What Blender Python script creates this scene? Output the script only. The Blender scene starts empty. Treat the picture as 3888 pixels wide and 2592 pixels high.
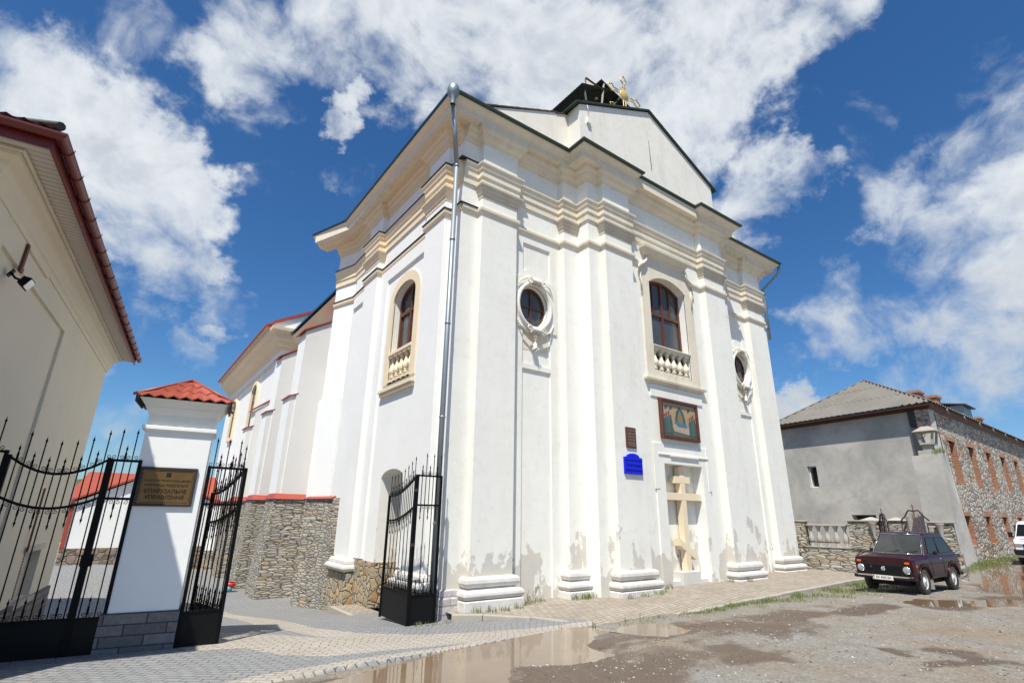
import bpy, bmesh, math, random
import numpy as np
from mathutils import Vector, Matrix, noise
random.seed(7)
R = math.radians
scn = bpy.context.scene
col = scn.collection

# ------------------------------------------------------------------ camera
cam_d = bpy.data.cameras.new('camera'); cam = bpy.data.objects.new('camera', cam_d); col.objects.link(cam)
YAW, PIT, ROL = 0.941, 0.3212, 0.0152
cy_, sy_, cp_, sp_ = math.cos(YAW), math.sin(YAW), math.cos(PIT), math.sin(PIT)
FWD = Vector((cy_*cp_, sy_*cp_, sp_)); _r = Vector((sy_, -cy_, 0)); _u = _r.cross(FWD)
RGT = _r*math.cos(ROL) + _u*math.sin(ROL); UPV = -_r*math.sin(ROL) + _u*math.cos(ROL)
m3 = Matrix((RGT, UPV, -FWD)).transposed()
cam.matrix_world = m3.to_4x4()
cam_d.sensor_width = 36; cam_d.lens = 1969.68/3888*36; cam_d.clip_start = 0.1; cam_d.clip_end = 8000
scn.camera = cam
scn.render.resolution_x, scn.render.resolution_y = 1024, 682

# ------------------------------------------------------------------ light
SUNV = Vector((0.44, 0.38, -1.0)).normalized()       # direction the light travels
sd = bpy.data.lights.new('sun', 'SUN'); sd.energy = 5.0; sd.angle = R(0.55); sd.color = (1, .955, .86)
so = bpy.data.objects.new('sun', sd); col.objects.link(so)
so.rotation_euler = SUNV.to_track_quat('-Z', 'Y').to_euler(); so.location = (-8, -8, 30)
SUN_ELEV = math.asin(-SUNV.z); SUN_AZ = math.atan2(-SUNV.x, -SUNV.y)

scn.view_settings.view_transform = 'Standard'; scn.view_settings.look = 'None'
scn.view_settings.exposure = 0.30; scn.view_settings.gamma = 1.0

# ------------------------------------------------------------------ node helpers
class NT:
    def __init__(s, nt): s.nt = nt; s.n = nt.nodes; s.l = nt.links
    def new(s, t, **k):
        n = s.n.new(t)
        for a, v in k.items(): setattr(n, a, v)
        return n
    def link(s, a, b): s.l.new(a, b)
    def put(s, sock, v):
        if isinstance(v, bpy.types.NodeSocket): s.l.new(v, sock)
        elif v is not None: sock.default_value = v
    def math(s, op, a, b=None, c=None, clamp=False):
        n = s.new('ShaderNodeMath', operation=op, use_clamp=clamp)
        for i, v in enumerate((a, b, c)): s.put(n.inputs[i], v)
        return n.outputs[0]
    def vmath(s, op, a, b=None):
        n = s.new('ShaderNodeVectorMath', operation=op)
        s.put(n.inputs[0], a); s.put(n.inputs[1], b)
        return n.outputs['Value'] if op in ('DOT_PRODUCT', 'LENGTH', 'DISTANCE') else n.outputs[0]
    def mix(s, f, a, b, bt='MIX'):
        n = s.new('ShaderNodeMix', data_type='RGBA', blend_type=bt)
        s.put(n.inputs[0], f)
        for i, v in ((6, a), (7, b)):
            if isinstance(v, (tuple, list)): v = (*v[:3], 1)
            s.put(n.inputs[i], v)
        return n.outputs[2]
    def ramp(s, f, stops, interp='LINEAR'):
        n = s.new('ShaderNodeValToRGB'); cr = n.color_ramp; cr.interpolation = interp
        while len(cr.elements) < len(stops): cr.elements.new(.5)
        for e, (p, c) in zip(cr.elements, stops):
            e.position = p; e.color = (*c, 1) if isinstance(c, (tuple, list)) else (c, c, c, 1)
        s.put(n.inputs[0], f); return n.outputs[0]
    def noise(s, vec, scale, detail=4, rough=.55, dist=0, out=0):
        n = s.new('ShaderNodeTexNoise'); s.put(n.inputs['Vector'], vec); n.inputs['Scale'].default_value = scale
        n.inputs['Detail'].default_value = detail; n.inputs['Roughness'].default_value = rough; n.inputs['Distortion'].default_value = dist
        return n.outputs[out]
    def voro(s, vec, scale, feature='F1', rnd=1.0):
        n = s.new('ShaderNodeTexVoronoi', feature=feature); s.put(n.inputs['Vector'], vec)
        n.inputs['Scale'].default_value = scale; n.inputs['Randomness'].default_value = rnd
        return n
    def mapping(s, vec, scale=(1, 1, 1), rot=(0, 0, 0), loc=(0, 0, 0)):
        n = s.new('ShaderNodeMapping'); s.put(n.inputs[0], vec)
        n.inputs['Location'].default_value = loc; n.inputs['Rotation'].default_value = rot; n.inputs['Scale'].default_value = scale
        return n.outputs[0]
    def wpos(s):
        return s.new('ShaderNodeNewGeometry').outputs['Position']
    def xyz(s, v):
        n = s.new('ShaderNodeSeparateXYZ'); s.put(n.inputs[0], v); return n.outputs
    def comb(s, x, y, z):
        n = s.new('ShaderNodeCombineXYZ')
        for i, v in enumerate((x, y, z)): s.put(n.inputs[i], v)
        return n.outputs[0]

# ------------------------------------------------------------------ world: sky + clouds by direction
w = bpy.data.worlds.new('World'); scn.world = w; w.use_nodes = True
W = NT(w.node_tree); W.n.clear()
sky = W.new('ShaderNodeTexSky', sky_type='NISHITA'); sky.sun_disc = False
sky.sun_elevation = SUN_ELEV; sky.sun_rotation = SUN_AZ
sky.altitude = 400; sky.air_density = 1.0; sky.dust_density = 1.3; sky.ozone_density = 3.0
DIR = W.vmath('NORMALIZE', W.new('ShaderNodeTexCoord').outputs['Generated'])
SKY_STR = 0.095
def pxdir(x, y):      # direction in which a cloud stands
    x *= 1.6531; y *= 1.6531
    return (RGT*((x-1944)/1969.68) - UPV*((y-1296)/1969.68) + FWD).normalized()
def build_clouds():
    sx = W.xyz(DIR)
    zc = W.math('MAXIMUM', sx[2], .02)
    inv = W.math('DIVIDE', 1.0, W.math('ADD', zc, .12))
    pv = W.mapping(DIR, (2.1, 2.1, 2.6))
    warp = W.noise(pv, 1.3, 3, .5, 0, 1)
    pw = W.vmath('ADD', pv, W.vmath('MULTIPLY', W.vmath('SUBTRACT', warp, (.5, .5, .5)), (.5, .5, .5)))
    n1 = W.noise(pw, 2.6, 10, .58)
    n2 = W.noise(W.mapping(pw, (1.0, 2.6, 1), (0, 0, R(35)), (3, 1, 0)), 2.6, 8, .66)
    n3 = W.noise(pw, 9.0, 6, .6)
    blobs = [(10, 210, 6.5, .9), (110, 300, 7.0, .9), (220, 370, 7.0, .95), (310, 420, 7.5, .95), (400, 420, 5.0, .9), (395, 520, 5.2, .85), (300, 500, 6, .8), (410, 620, 4.5, .75), (330, 640, 4, .5),
             (240, 560, 5, .35), (500, 700, 3, .35), (300, 720, 3.2, .5), (350, 770, 2.5, .35), (450, 815, 3.2, .62), (230, 930, 4.5, .7), (260, 985, 3.5, .7), (290, 880, 3, .35), (400, 905, 2.5, .4),
             (540, 90, 4.5, .35), (560, 150, 4.5, .4), (580, 110, 6, .7), (600, 200, 5, .42), (655, 230, 2.4, .45), (780, 40, 8, .8), (930, 70, 8, .85), (1090, 60, 9, .95), (1250, 130, 9, 1.05), (1400, 200, 9, 1.1), (1560, 230, 9, 1.15),
             (1650, 120, 8, 1.0), (1780, 60, 6, .65), (1850, 60, 4, .6), (1580, 320, 6, .75), (1240, 30, 9, .8), (1500, 60, 9, .85), (785, 272, 2.9, 1.0), (820, 415, 2.6, .42), (770, 400, 1.8, .25),
             (1750, 440, 4.6, .95), (1830, 400, 4, .9), (1700, 510, 3.8, .6), (1790, 510, 4, .6), (2180, 560, 7, .72), (2290, 520, 7, .72), (2100, 480, 5, .55), (2010, 680, 6.5, .78), (1920, 720, 5, .7), (2170, 700, 6, .72), (2230, 590, 6, .7),
             (2250, 640, 6, .6), (2120, 830, 6, .35), (2290, 760, 6, .45), (2280, 250, 8, .34), (2100, 330, 7, .25), (1950, 560, 6, .22), (1820, 945, 3, .85), (1880, 800, 5, .28), (0, 80, 3.5, .5),
             (2200, 900, 9, .35), (2330, 880, 6, .5), (1900, 900, 5, .22)]
    acc = None
    nd = W.vmath('NORMALIZE', W.vmath('ADD', DIR, W.vmath('MULTIPLY', W.vmath('SUBTRACT', W.noise(pv, 5.0, 5, .6, 0, 1), (.5, .5, .5)), (.20, .20, .20))))
    for (x, y, rad, st) in blobs:
        d = pxdir(x, y); c = math.cos(R(rad*1.22))
        v = W.vmath('DOT_PRODUCT', nd, tuple(d))
        f = W.new('ShaderNodeMapRange', interpolation_type='SMOOTHSTEP'); W.put(f.inputs[0], v)
        f.inputs[1].default_value = c; f.inputs[2].default_value = 1.0 - (1-c)*.12; f.inputs[3].default_value = 0; f.inputs[4].default_value = st
        acc = f.outputs[0] if acc is None else W.math('MAXIMUM', acc, W.math('ADD', f.outputs[0], W.math('MULTIPLY', acc, .18)))
    ang = W.vmath('DOT_PRODUCT', DIR, tuple(FWD))
    inview = W.new('ShaderNodeMapRange', interpolation_type='SMOOTHSTEP'); W.put(inview.inputs[0], ang)
    inview.inputs[1].default_value = .55; inview.inputs[2].default_value = .35; inview.inputs[3].default_value = 0; inview.inputs[4].default_value = .40
    acc = W.math('ADD', acc, W.math('MULTIPLY', inview.outputs[0], .6))
    fb = W.math('ADD', W.math('MULTIPLY', n1, .85), W.math('MULTIPLY', n2, .15))
    dens = W.math('ADD', W.math('MULTIPLY', acc, .60), W.math('MULTIPLY', W.math('SUBTRACT', fb, .5), 2.3))
    cov = W.new('ShaderNodeMapRange', interpolation_type='SMOOTHSTEP'); W.put(cov.inputs[0], dens)
    cov.inputs[1].default_value = .19; cov.inputs[2].default_value = .78
    thick = W.new('ShaderNodeMapRange', interpolation_type='SMOOTHSTEP'); W.put(thick.inputs[0], W.math('ADD', dens, W.math('MULTIPLY', W.math('SUBTRACT', n3, .5), 1.1)))
    thick.inputs[1].default_value = .50; thick.inputs[2].default_value = 1.20
    elev = W.new('ShaderNodeMapRange'); W.put(elev.inputs[0], sx[2]); elev.inputs[1].default_value = 0; elev.inputs[2].default_value = .45
    ccol = W.mix(thick.outputs[0], (.91, .96, 1.0), (.64, .70, .78))
    bright = W.math('ADD', .50, W.math('MULTIPLY', elev.outputs[0], .26))
    em = W.new('ShaderNodeVectorMath', operation='SCALE'); W.put(em.inputs[0], ccol); W.put(em.inputs[3], bright)
    return W.math('MULTIPLY', cov.outputs[0], W.math('LESS_THAN', 0, sx[2])), em.outputs[0]
cov, ccol = build_clouds()
skyc = W.new('ShaderNodeHueSaturation'); W.put(skyc.inputs['Color'], sky.outputs[0]); skyc.inputs['Saturation'].default_value = 1.24; skyc.inputs['Value'].default_value = 1.0
tint = W.mix(1.0, skyc.outputs[0], (.80, .98, 1.10), 'MULTIPLY')
b1 = W.new('ShaderNodeBackground'); W.put(b1.inputs[0], tint); b1.inputs[1].default_value = SKY_STR
b2 = W.new('ShaderNodeBackground'); W.put(b2.inputs[0], ccol); b2.inputs[1].default_value = 0.95
mx = W.new('ShaderNodeMixShader'); W.put(mx.inputs[0], cov); W.link(b1.outputs[0], mx.inputs[1]); W.link(b2.outputs[0], mx.inputs[2])
wo = W.new('ShaderNodeOutputWorld'); W.link(mx.outputs[0], wo.inputs[0])

# ------------------------------------------------------------------ materials
def mat(name, fn):
    m = bpy.data.materials.new(name); m.use_nodes = True
    t = NT(m.node_tree); b = t.n['Principled BSDF']; fn(t, b); return m
def bump(t, b, h, strength=.3, dist=.02):
    n = t.new('ShaderNodeBump'); n.inputs['Strength'].default_value = strength; n.inputs['Distance'].default_value = dist
    t.put(n.inputs['Height'], h); t.link(n.outputs[0], b.inputs['Normal'])
def simple(name, c, rough=.6, metal=0, var=.12, vscale=6, bs=.1, coat=0):
    def f(t, b):
        p = t.wpos(); n = t.noise(p, vscale, 5, .6)
        v = t.math('ADD', 1-var, t.math('MULTIPLY', n, 2*var))
        t.put(b.inputs['Base Color'], t.mix(1, (*c, 1), t.comb(v, v, v), 'MULTIPLY'))
        b.inputs['Roughness'].default_value = rough; b.inputs['Metallic'].default_value = metal
        if c[0] < .03 and not metal: b.inputs['Specular IOR Level'].default_value = .12
        if coat: b.inputs['Coat Weight'].default_value = coat; b.inputs['Coat Roughness'].default_value = .05
        if bs: bump(t, b, t.noise(p, vscale*8, 3, .6), bs, .01)
    return mat(name, f)

def plaster(name, c, aged, stain=(.60, .52, .40), rough=.85, low=False, patch=True):
    def f(t, b):
        p = t.wpos(); x, y, z = t.xyz(p)
        cl = t.noise(p, .7, 6, .66); fine = t.noise(p, 5, 5, .65)
        v = t.math('ADD', .91, t.math('MULTIPLY', cl, .18))
        base = t.mix(1, (*c, 1), t.comb(v, v, v), 'MULTIPLY')
        # rain streaks: noise stretched down the wall
        st = t.noise(t.mapping(p, (1.3, 1.3, .22)), 2.0, 6, .62)
        s1 = t.math('MULTIPLY', t.math('MULTIPLY', t.ramp(st, [(.46, 0), (.76, 1)]), t.ramp(t.noise(p, .8, 4, .6), [(.42, .15), (.62, 1)])), .40*aged)
        base = t.mix(s1, base, stain)
        d = t.math('MULTIPLY', t.ramp(fine, [(.52, 0), (.72, 1)]), .22*aged)
        base = t.mix(d, base, (.45, .42, .37))
        if patch:      # repaired grey render near the foot of the walls, with its own ragged outline
            pn = t.noise(t.mapping(p, (1, 1, .6), (0, 0, 0), (3.1, 7.7, 0)), 1.8, 5, .6)
            edge = t.new('ShaderNodeMapRange'); t.put(edge.inputs[0], z); edge.inputs[1].default_value = .15; edge.inputs[2].default_value = -1.3
            edge.inputs[3].default_value = .69; edge.inputs[4].default_value = .455
            pr_ = t.new('ShaderNodeMapRange', interpolation_type='SMOOTHSTEP'); t.put(pr_.inputs[0], t.math('SUBTRACT', t.math('ADD', pn, t.math('MULTIPLY', t.math('SUBTRACT', fine, .5), .10)), edge.outputs[0])); pr_.inputs[1].default_value = -.005; pr_.inputs[2].default_value = .022
            pm = t.math('MULTIPLY', pr_.outputs[0], t.math('LESS_THAN', z, .1))
            pc = t.mix(t.noise(p, 1.7, 3), t.mix(fine, (.40, .385, .35), (.50, .48, .44)), (.60, .54, .44))
            base = t.mix(t.math('MULTIPLY', pm, .92*aged), base, pc)
            # flaked spots that show the masonry
            fl = t.noise(t.mapping(p, (1, 1, .45), (0, 0, 0), (9, 2, 4)), 4.2, 5, .6)
            e2 = t.new('ShaderNodeMapRange'); t.put(e2.inputs[0], z); e2.inputs[1].default_value = -.4; e2.inputs[2].default_value = -1.7
            e2.inputs[3].default_value = .76; e2.inputs[4].default_value = .61
            fm = t.math('MULTIPLY', t.math('GREATER_THAN', fl, e2.outputs[0]), t.math('LESS_THAN', z, -.2))
            base = t.mix(t.math('MULTIPLY', fm, aged), base, t.mix(t.noise(p, 30, 3), (.16, .12, .085), (.40, .30, .20)))
        t.put(b.inputs['Base Color'], base); b.inputs['Roughness'].default_value = rough
        h = t.math('ADD', t.math('MULTIPLY', t.noise(p, 60, 4, .6), .4), t.math('MULTIPLY', t.noise(p, 3.2, 4, .55), 1.2))
        bump(t, b, h, .22, .02)
    return mat(name, f)

M = {}
M['white'] = plaster('white plaster', (.80, .785, .72), .85)
M['pedplaster'] = plaster('weathered pediment plaster', (.76, .735, .665), 1.2, stain=(.45, .36, .25), patch=False)
M['whiteside'] = plaster('clean white plaster', (.82, .815, .785), .15, patch=False)
M['aged'] = plaster('aged plaster', (.78, .74, .655), 1.0, stain=(.50, .40, .27), patch=False)
M['cream'] = plaster('cream plaster', (.78, .65, .455), .35, stain=(.55, .45, .30), patch=False)
M['trim'] = plaster('pale stone trim', (.72, .655, .53), 1.2, stain=(.34, .27, .19), patch=False)
M['trimdark'] = plaster('weathered capital stone', (.56, .50, .41), 1.0, stain=(.22, .17, .12), patch=False)
M['shadeface'] = plaster('shaded buttress plaster', (.70, .68, .65), .12, patch=False)  # buttress plaster with the shade of its viewer-facing sides put into the colour
M['beige'] = plaster('beige plaster', (.67, .615, .49), .35, patch=False)
M['stucco'] = plaster('pale stucco ornament', (.76, .73, .65), .6, stain=(.45, .38, .28), patch=False)
M['basewhite'] = plaster('chalk white base', (.66, .635, .595), 1.9, stain=(.40, .33, .25), patch=False)
M['green'] = simple('green roof metal', (.045, .065, .05), .45, .3, .3, 3)
M['bluegreen'] = simple('blue green flashing', (.02, .075, .12), .35, .4, .15, 3)
M['dark'] = simple('dark corrugated', (.012, .022, .018), .5, .2, .4, 3)
M['darkwood'] = simple('old dark timber', (.055, .035, .022), .85, 0, .4, 5)
M['redwood'] = simple('reddish timber', (.19, .075, .04), .8, 0, .3, 5)
M['zinc'] = simple('zinc pipe', (.27, .31, .33), .48, .55, .12, 4, .05)
M['black'] = simple('black gate paint', (.005, .005, .0055), .5, 0, .3, 10, .05)
M['blackrim'] = simple('sun worn black paint', (.009, .009, .0095), .45, 0, .3, 10, .03)
M['gold'] = simple('gilt metal', (.80, .55, .17), .4, .35, .08, 9, .02)
M['frame'] = simple('varnished window wood', (.115, .038, .016), .45, 0, .35, 8)
M['redtile'] = simple('red metal tile', (.33, .070, .038), .45, 0, .22, 5, .08)
M['redcap'] = simple('red cap flashing', (.33, .055, .035), .5, 0, .15, 4, .04)
M['gutterred'] = simple('dark red gutter', (.13, .016, .012), .42, 0, .2, 4, .03)
M['lead'] = simple('dark flashing', (.035, .035, .035), .6, 0, .2, 5)
M['kerb'] = simple('concrete kerb', (.36, .325, .28), .9, 0, .3, 3, .5)
M['rust'] = simple('rusty iron', (.075, .035, .025), .7, .3, .35, 8, .3)
M['whitepaint'] = simple('white paint', (.78, .79, .80), .25, 0, .03, 3, .0, .4)
M['tyre'] = simple('tyre rubber', (.055, .050, .044), .85, 0, .35, 14, .4)
M['rimwhite'] = simple('white wheel rim', (.62, .62, .60), .45, 0, .12, 8, .05)
M['plasticblack'] = simple('black plastic', (.018, .018, .019), .45, 0, .15, 10, .05)
M['chrome'] = simple('chrome', (.75, .75, .76), .12, 1.0, .03, 5, .0)
M['orange'] = simple('orange lens', (.75, .12, .01), .2, 0, .05, 5, .0)
M['redlens'] = simple('red lens', (.5, .01, .01), .2, 0, .05, 5, .0)
M['plate'] = simple('number plate white', (.75, .75, .73), .4, 0, .03, 5, .0)
M['ink'] = simple('dark lettering', (.02, .02, .025), .5, 0, .05, 5, .0)
M['inkblue'] = simple('dark blue lettering', (.004, .004, .11), .5, 0, .05, 5, .0)
M['blue'] = simple('blue enamel', (.008, .014, .62), .3, 0, .04, 5, .0, .3)
M['blueflag'] = simple('flag blue', (.02, .22, .5), .4, 0, .03, 5, .0)
M['yellow'] = simple('flag yellow', (.75, .5, .03), .4, 0, .03, 5, .0)
M['red'] = simple('bucket red', (.6, .03, .02), .4, 0, .1, 5, .0)
M['cyan'] = simple('bucket blue', (.04, .34, .46), .4, 0, .1, 5, .0)
M['plaqueframe'] = simple('dark plaque frame', (.035, .02, .014), .5, 0, .4, 25, .4)
M['brass'] = simple('weathered brass', (.19, .105, .034), .36, .55, .35, 7, .05)
M['brownframe'] = simple('carved brown frame', (.10, .032, .018), .45, 0, .4, 25, .6)
M['whitegrey'] = simple('lantern cement', (.38, .36, .33), .9, 0, .3, 5, .5)
M['screen'] = simple('windscreen with painted reflection', (.045, .05, .05), .05, 0, .5, 2, 0)  # lighter grey base colour stands in for the reflection on the glass
M['silver'] = simple('silver car paint', (.45, .46, .47), .25, .6, .03, 3, .0, .5)
M['soffit'] = None
def f_car(t, b):
    n = t.noise(t.wpos(), 1.5, 4, .6)
    t.put(b.inputs['Base Color'], t.mix(n, (.020, .0018, .0045), (.036, .0035, .007)))
    b.inputs['Roughness'].default_value = .32; b.inputs['Coat Weight'].default_value = .2; b.inputs['Coat Roughness'].default_value = .1; b.inputs['Specular IOR Level'].default_value = .35
M['maroon'] = mat('maroon car paint', f_car)
def f_glass(t, b):
    n = t.noise(t.wpos(), 1.6, 4, .6)
    t.put(b.inputs['Base Color'], t.mix(n, (.035, .04, .045), (.10, .11, .115)))
    b.inputs['Roughness'].default_value = .06; b.inputs['IOR'].default_value = 1.5
M['glass'] = mat('old window glass', f_glass)
def f_cglass(t, b):
    b.inputs['Base Color'].default_value = (.010, .011, .012, 1); b.inputs['Roughness'].default_value = .05; b.inputs['IOR'].default_value = 1.33
M['carglass'] = mat('car glass', f_cglass)
def f_lamp(t, b):
    b.inputs['Base Color'].default_value = (.55, .56, .58, 1); b.inputs['Roughness'].default_value = .12; b.inputs['Metallic'].default_value = .7
    bump(t, b, t.voro(t.wpos(), 60).outputs[0], .4, .01)
M['lampglass'] = mat('headlamp glass', f_lamp)

def stone(name, scale, sq, cols, mortar, mw, bs=.8, warp=.35, rough=.9, fm=.55):
    def f(t, b):
        p = t.wpos()
        wv = t.vmath('MULTIPLY', t.vmath('SUBTRACT', t.noise(p, 2.2*scale/4, 3, .5, 0, 1), (.5, .5, .5)), (warp, warp, warp*.45))
        q = t.mapping(t.vmath('ADD', p, wv), (1, 1, sq))
        v = t.voro(q, scale, 'F1', .85); e = t.voro(q, scale, 'DISTANCE_TO_EDGE', .85)
        rc = t.xyz(v.outputs['Color'])
        c = t.ramp(rc[0], cols, 'LINEAR')
        fn = t.noise(p, 22, 6, .65)
        c = t.mix(fm, c, t.mix(fn, (.05, .05, .05), (1, 1, 1)), 'OVERLAY')
        m = t.ramp(e.outputs[0], [(mw*.5, 0), (mw*1.6, 1)])
        c = t.mix(m, mortar, c)
        if name == 'rubble facade':     # remains of render and courses of brick in the rubble
            k1 = t.noise(t.mapping(p, (1, 1, 1.6)), .9, 5, .65); k2 = t.noise(t.mapping(p, (1, 1, 2.2), (0, 0, 0), (5, 3, 9)), 1.1, 5, .65)
            c = t.mix(t.math('MULTIPLY', t.ramp(k1, [(.50, 0), (.58, 1)]), .7), c, t.mix(fn, (.34, .31, .26), (.58, .54, .46)))
            c = t.mix(t.math('MULTIPLY', t.ramp(k2, [(.58, 0), (.64, 1)]), .75), c, t.mix(fn, (.26, .12, .06), (.46, .22, .12)))
        t.put(b.inputs['Base Color'], c); b.inputs['Roughness'].default_value = rough
        h = t.math('ADD', t.math('MULTIPLY', t.ramp(e.outputs[0], [(0, 0), (mw*3, .8), (.5, 1)]), 1.0), t.math('ADD', t.math('MULTIPLY', fn, .35), t.math('MULTIPLY', rc[1], .5)))
        bump(t, b, h, bs, .05)
    return mat(name, f)
M['drystone'] = stone('dry laid grey stone', 3.1, 4.0, [(0, (.24, .215, .18)), (.35, (.38, .345, .285)), (.6, (.29, .275, .25)), (.82, (.46, .42, .345)), (1, (.36, .26, .16))], (.085, .075, .06), .030, 1.0, warp=.16)
M['flagstone'] = stone('tan flagstone cladding', 4.4, 1.0, [(0, (.30, .24, .165)), (.4, (.42, .33, .21)), (.65, (.30, .28, .245)), (.85, (.50, .38, .22)), (1, (.36, .21, .10))], (.12, .10, .075), .028, .8)
M['rubble'] = stone('rubble facade', 2.5, 1.7, [(0, (.20, .17, .14)), (.35, (.48, .44, .37)), (.6, (.30, .28, .25)), (.8, (.62, .58, .51)), (1, (.44, .21, .11))], (.13, .11, .09), .05, 1.0, .6, fm=.3)
M['fieldstone'] = stone('brown fieldstone', 3.4, 1.0, [(0, (.16, .12, .09)), (.4, (.26, .20, .14)), (.7, (.20, .18, .16)), (1, (.33, .22, .13))], (.10, .085, .07), .04, .7)

def brickm(name, c1, c2, mo, sc, bw=.22, bh=.07, bs=.8, rough=.9, mort=.012, warp=.02):
    def f(t, b):
        p = t.wpos(); x, y, z = t.xyz(p)
        wz = t.math('MULTIPLY', t.noise(p, 6, 3), warp)
        q = t.comb(t.math('ADD', x, y), t.math('ADD', z, wz), 0)
        n = t.new('ShaderNodeTexBrick'); t.put(n.inputs['Vector'], q); n.inputs['Scale'].default_value = sc
        n.inputs['Brick Width'].default_value = bw; n.inputs['Row Height'].default_value = bh; n.inputs['Mortar Size'].default_value = mort
        n.inputs['Color1'].default_value = (*c1, 1); n.inputs['Color2'].default_value = (*c2, 1); n.inputs['Mortar'].default_value = (*mo, 1)
        fn = t.noise(p, 16, 6, .65)
        c = t.mix(.6, n.outputs[0], t.mix(fn, (.1, .1, .1), (1, 1, 1)), 'OVERLAY')
        t.put(b.inputs['Base Color'], c); b.inputs['Roughness'].default_value = rough
        bump(t, b, t.math('ADD', t.math('SUBTRACT', 1, n.outputs[1]), t.math('MULTIPLY', fn, .6)), bs, .02)
    return mat(name, f)
M['brick'] = brickm('orange brick', (.46, .19, .085), (.34, .12, .06), (.30, .25, .19), 1, .24, .085, 1.0)
M['block'] = brickm('grey base blocks', (.13, .118, .118), (.20, .18, .175), (.06, .056, .055), 1, .42, .135, .9, .95, .008, .004)
M['palebrick'] = brickm('whitewashed blocks', (.40, .37, .36), (.48, .45, .44), (.30, .27, .25), 1, .5, .16, 1.0)
def f_cement(t, b):
    p = t.wpos(); n = t.noise(p, .45, 6, .62, .4); n2 = t.noise(p, 2.5, 6, .65)
    c = t.mix(t.ramp(n, [(.38, 0), (.62, 1)]), (.37, .36, .335), (.54, .515, .46))
    c = t.mix(t.math('MULTIPLY', t.ramp(n2, [(.5, 0), (.72, 1)]), .45), c, (.31, .295, .265))
    t.put(b.inputs['Base Color'], c); b.inputs['Roughness'].default_value = .9; bump(t, b, t.noise(p, 12, 5, .6), .3, .02)
M['cement'] = mat('grey cement render', f_cement)
def f_asb(t, b):
    p = t.wpos(); n = t.noise(p, .8, 6, .65); n2 = t.noise(p, 9, 5, .65)
    c = t.mix(n, (.13, .12, .105), (.25, .235, .205)); c = t.mix(t.math('MULTIPLY', n2, .35), c, (.10, .09, .075))
    t.put(b.inputs['Base Color'], c); b.inputs['Roughness'].default_value = .95
M['asbestos'] = mat('corrugated cement roof', f_asb)
def f_soffit(t, b):
    p = t.wpos(); x, y, z = t.xyz(p)
    s = t.math('ADD', t.math('MULTIPLY', x, .1), y)
    fr = t.math('FRACT', t.math('MULTIPLY', s, 1/.11))
    g = t.math('LESS_THAN', fr, .12)
    t.put(b.inputs['Base Color'], t.mix(g, (.55, .50, .45), (.22, .19, .165))); b.inputs['Roughness'].default_value = .6
    bump(t, b, t.math('PINGPONG', fr, .5), .5, .02)
M['soffit'] = mat('slatted soffit', f_soffit)
def f_dirt(t, b):
    p = t.wpos()
    a = t.new('ShaderNodeAttribute', attribute_name='wet').outputs['Fac']
    n = t.noise(p, .55, 6, .62, .5); n2 = t.noise(p, 3.2, 6, .68); g = t.voro(p, 34, 'F1', 1.0); gc = t.xyz(g.outputs['Color'])[0]; n3 = t.noise(p, 90, 4, .7)
    dry = t.mix(t.ramp(n, [(.36, 0), (.6, 1)]), (.225, .178, .125), (.225, .212, .188))
    dry = t.mix(t.math('MULTIPLY', t.ramp(n2, [(.45, 0), (.7, 1)]), .5), dry, (.135, .108, .08))
    spk = t.ramp(gc, [(0, .7), (.5, .97), (.85, 1.1), (1, 1.5)])
    dry = t.mix(.65, dry, t.mix(1, dry, spk, 'MULTIPLY'))
    dry = t.mix(.4, dry, t.mix(n3, (.3, .3, .3), (.75, .75, .75)), 'OVERLAY')
    wetc = t.mix(.5, t.mix(n2, (.085, .058, .038), (.14, .10, .07)), t.mix(1, t.mix(n2, (.085, .058, .038), (.14, .10, .07)), spk, 'MULTIPLY'))
    wm = t.new('ShaderNodeMapRange', interpolation_type='SMOOTHSTEP'); t.put(wm.inputs[0], t.math('ADD', a, t.math('ADD', t.math('MULTIPLY', t.math('SUBTRACT', n2, .5), 1.0), t.math('MULTIPLY', t.math('SUBTRACT', t.noise(t.mapping(p, (.7, 1.6, 1)), 1.0, 4, .6), .5), 1.3))))
    wm.inputs[1].default_value = .22; wm.inputs[2].default_value = .72
    t.put(b.inputs['Base Color'], t.mix(wm.outputs[0], dry, wetc))
    t.put(b.inputs['Roughness'], t.math('SUBTRACT', .95, t.math('MULTIPLY', wm.outputs[0], .40)))
    h = t.math('ADD', t.math('MULTIPLY', g.outputs[0], -.6), t.math('ADD', t.math('MULTIPLY', n3, .5), n2))
    bump(t, b, h, .55, .02)
M['dirt'] = mat('gravelly dirt', f_dirt)
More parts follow.
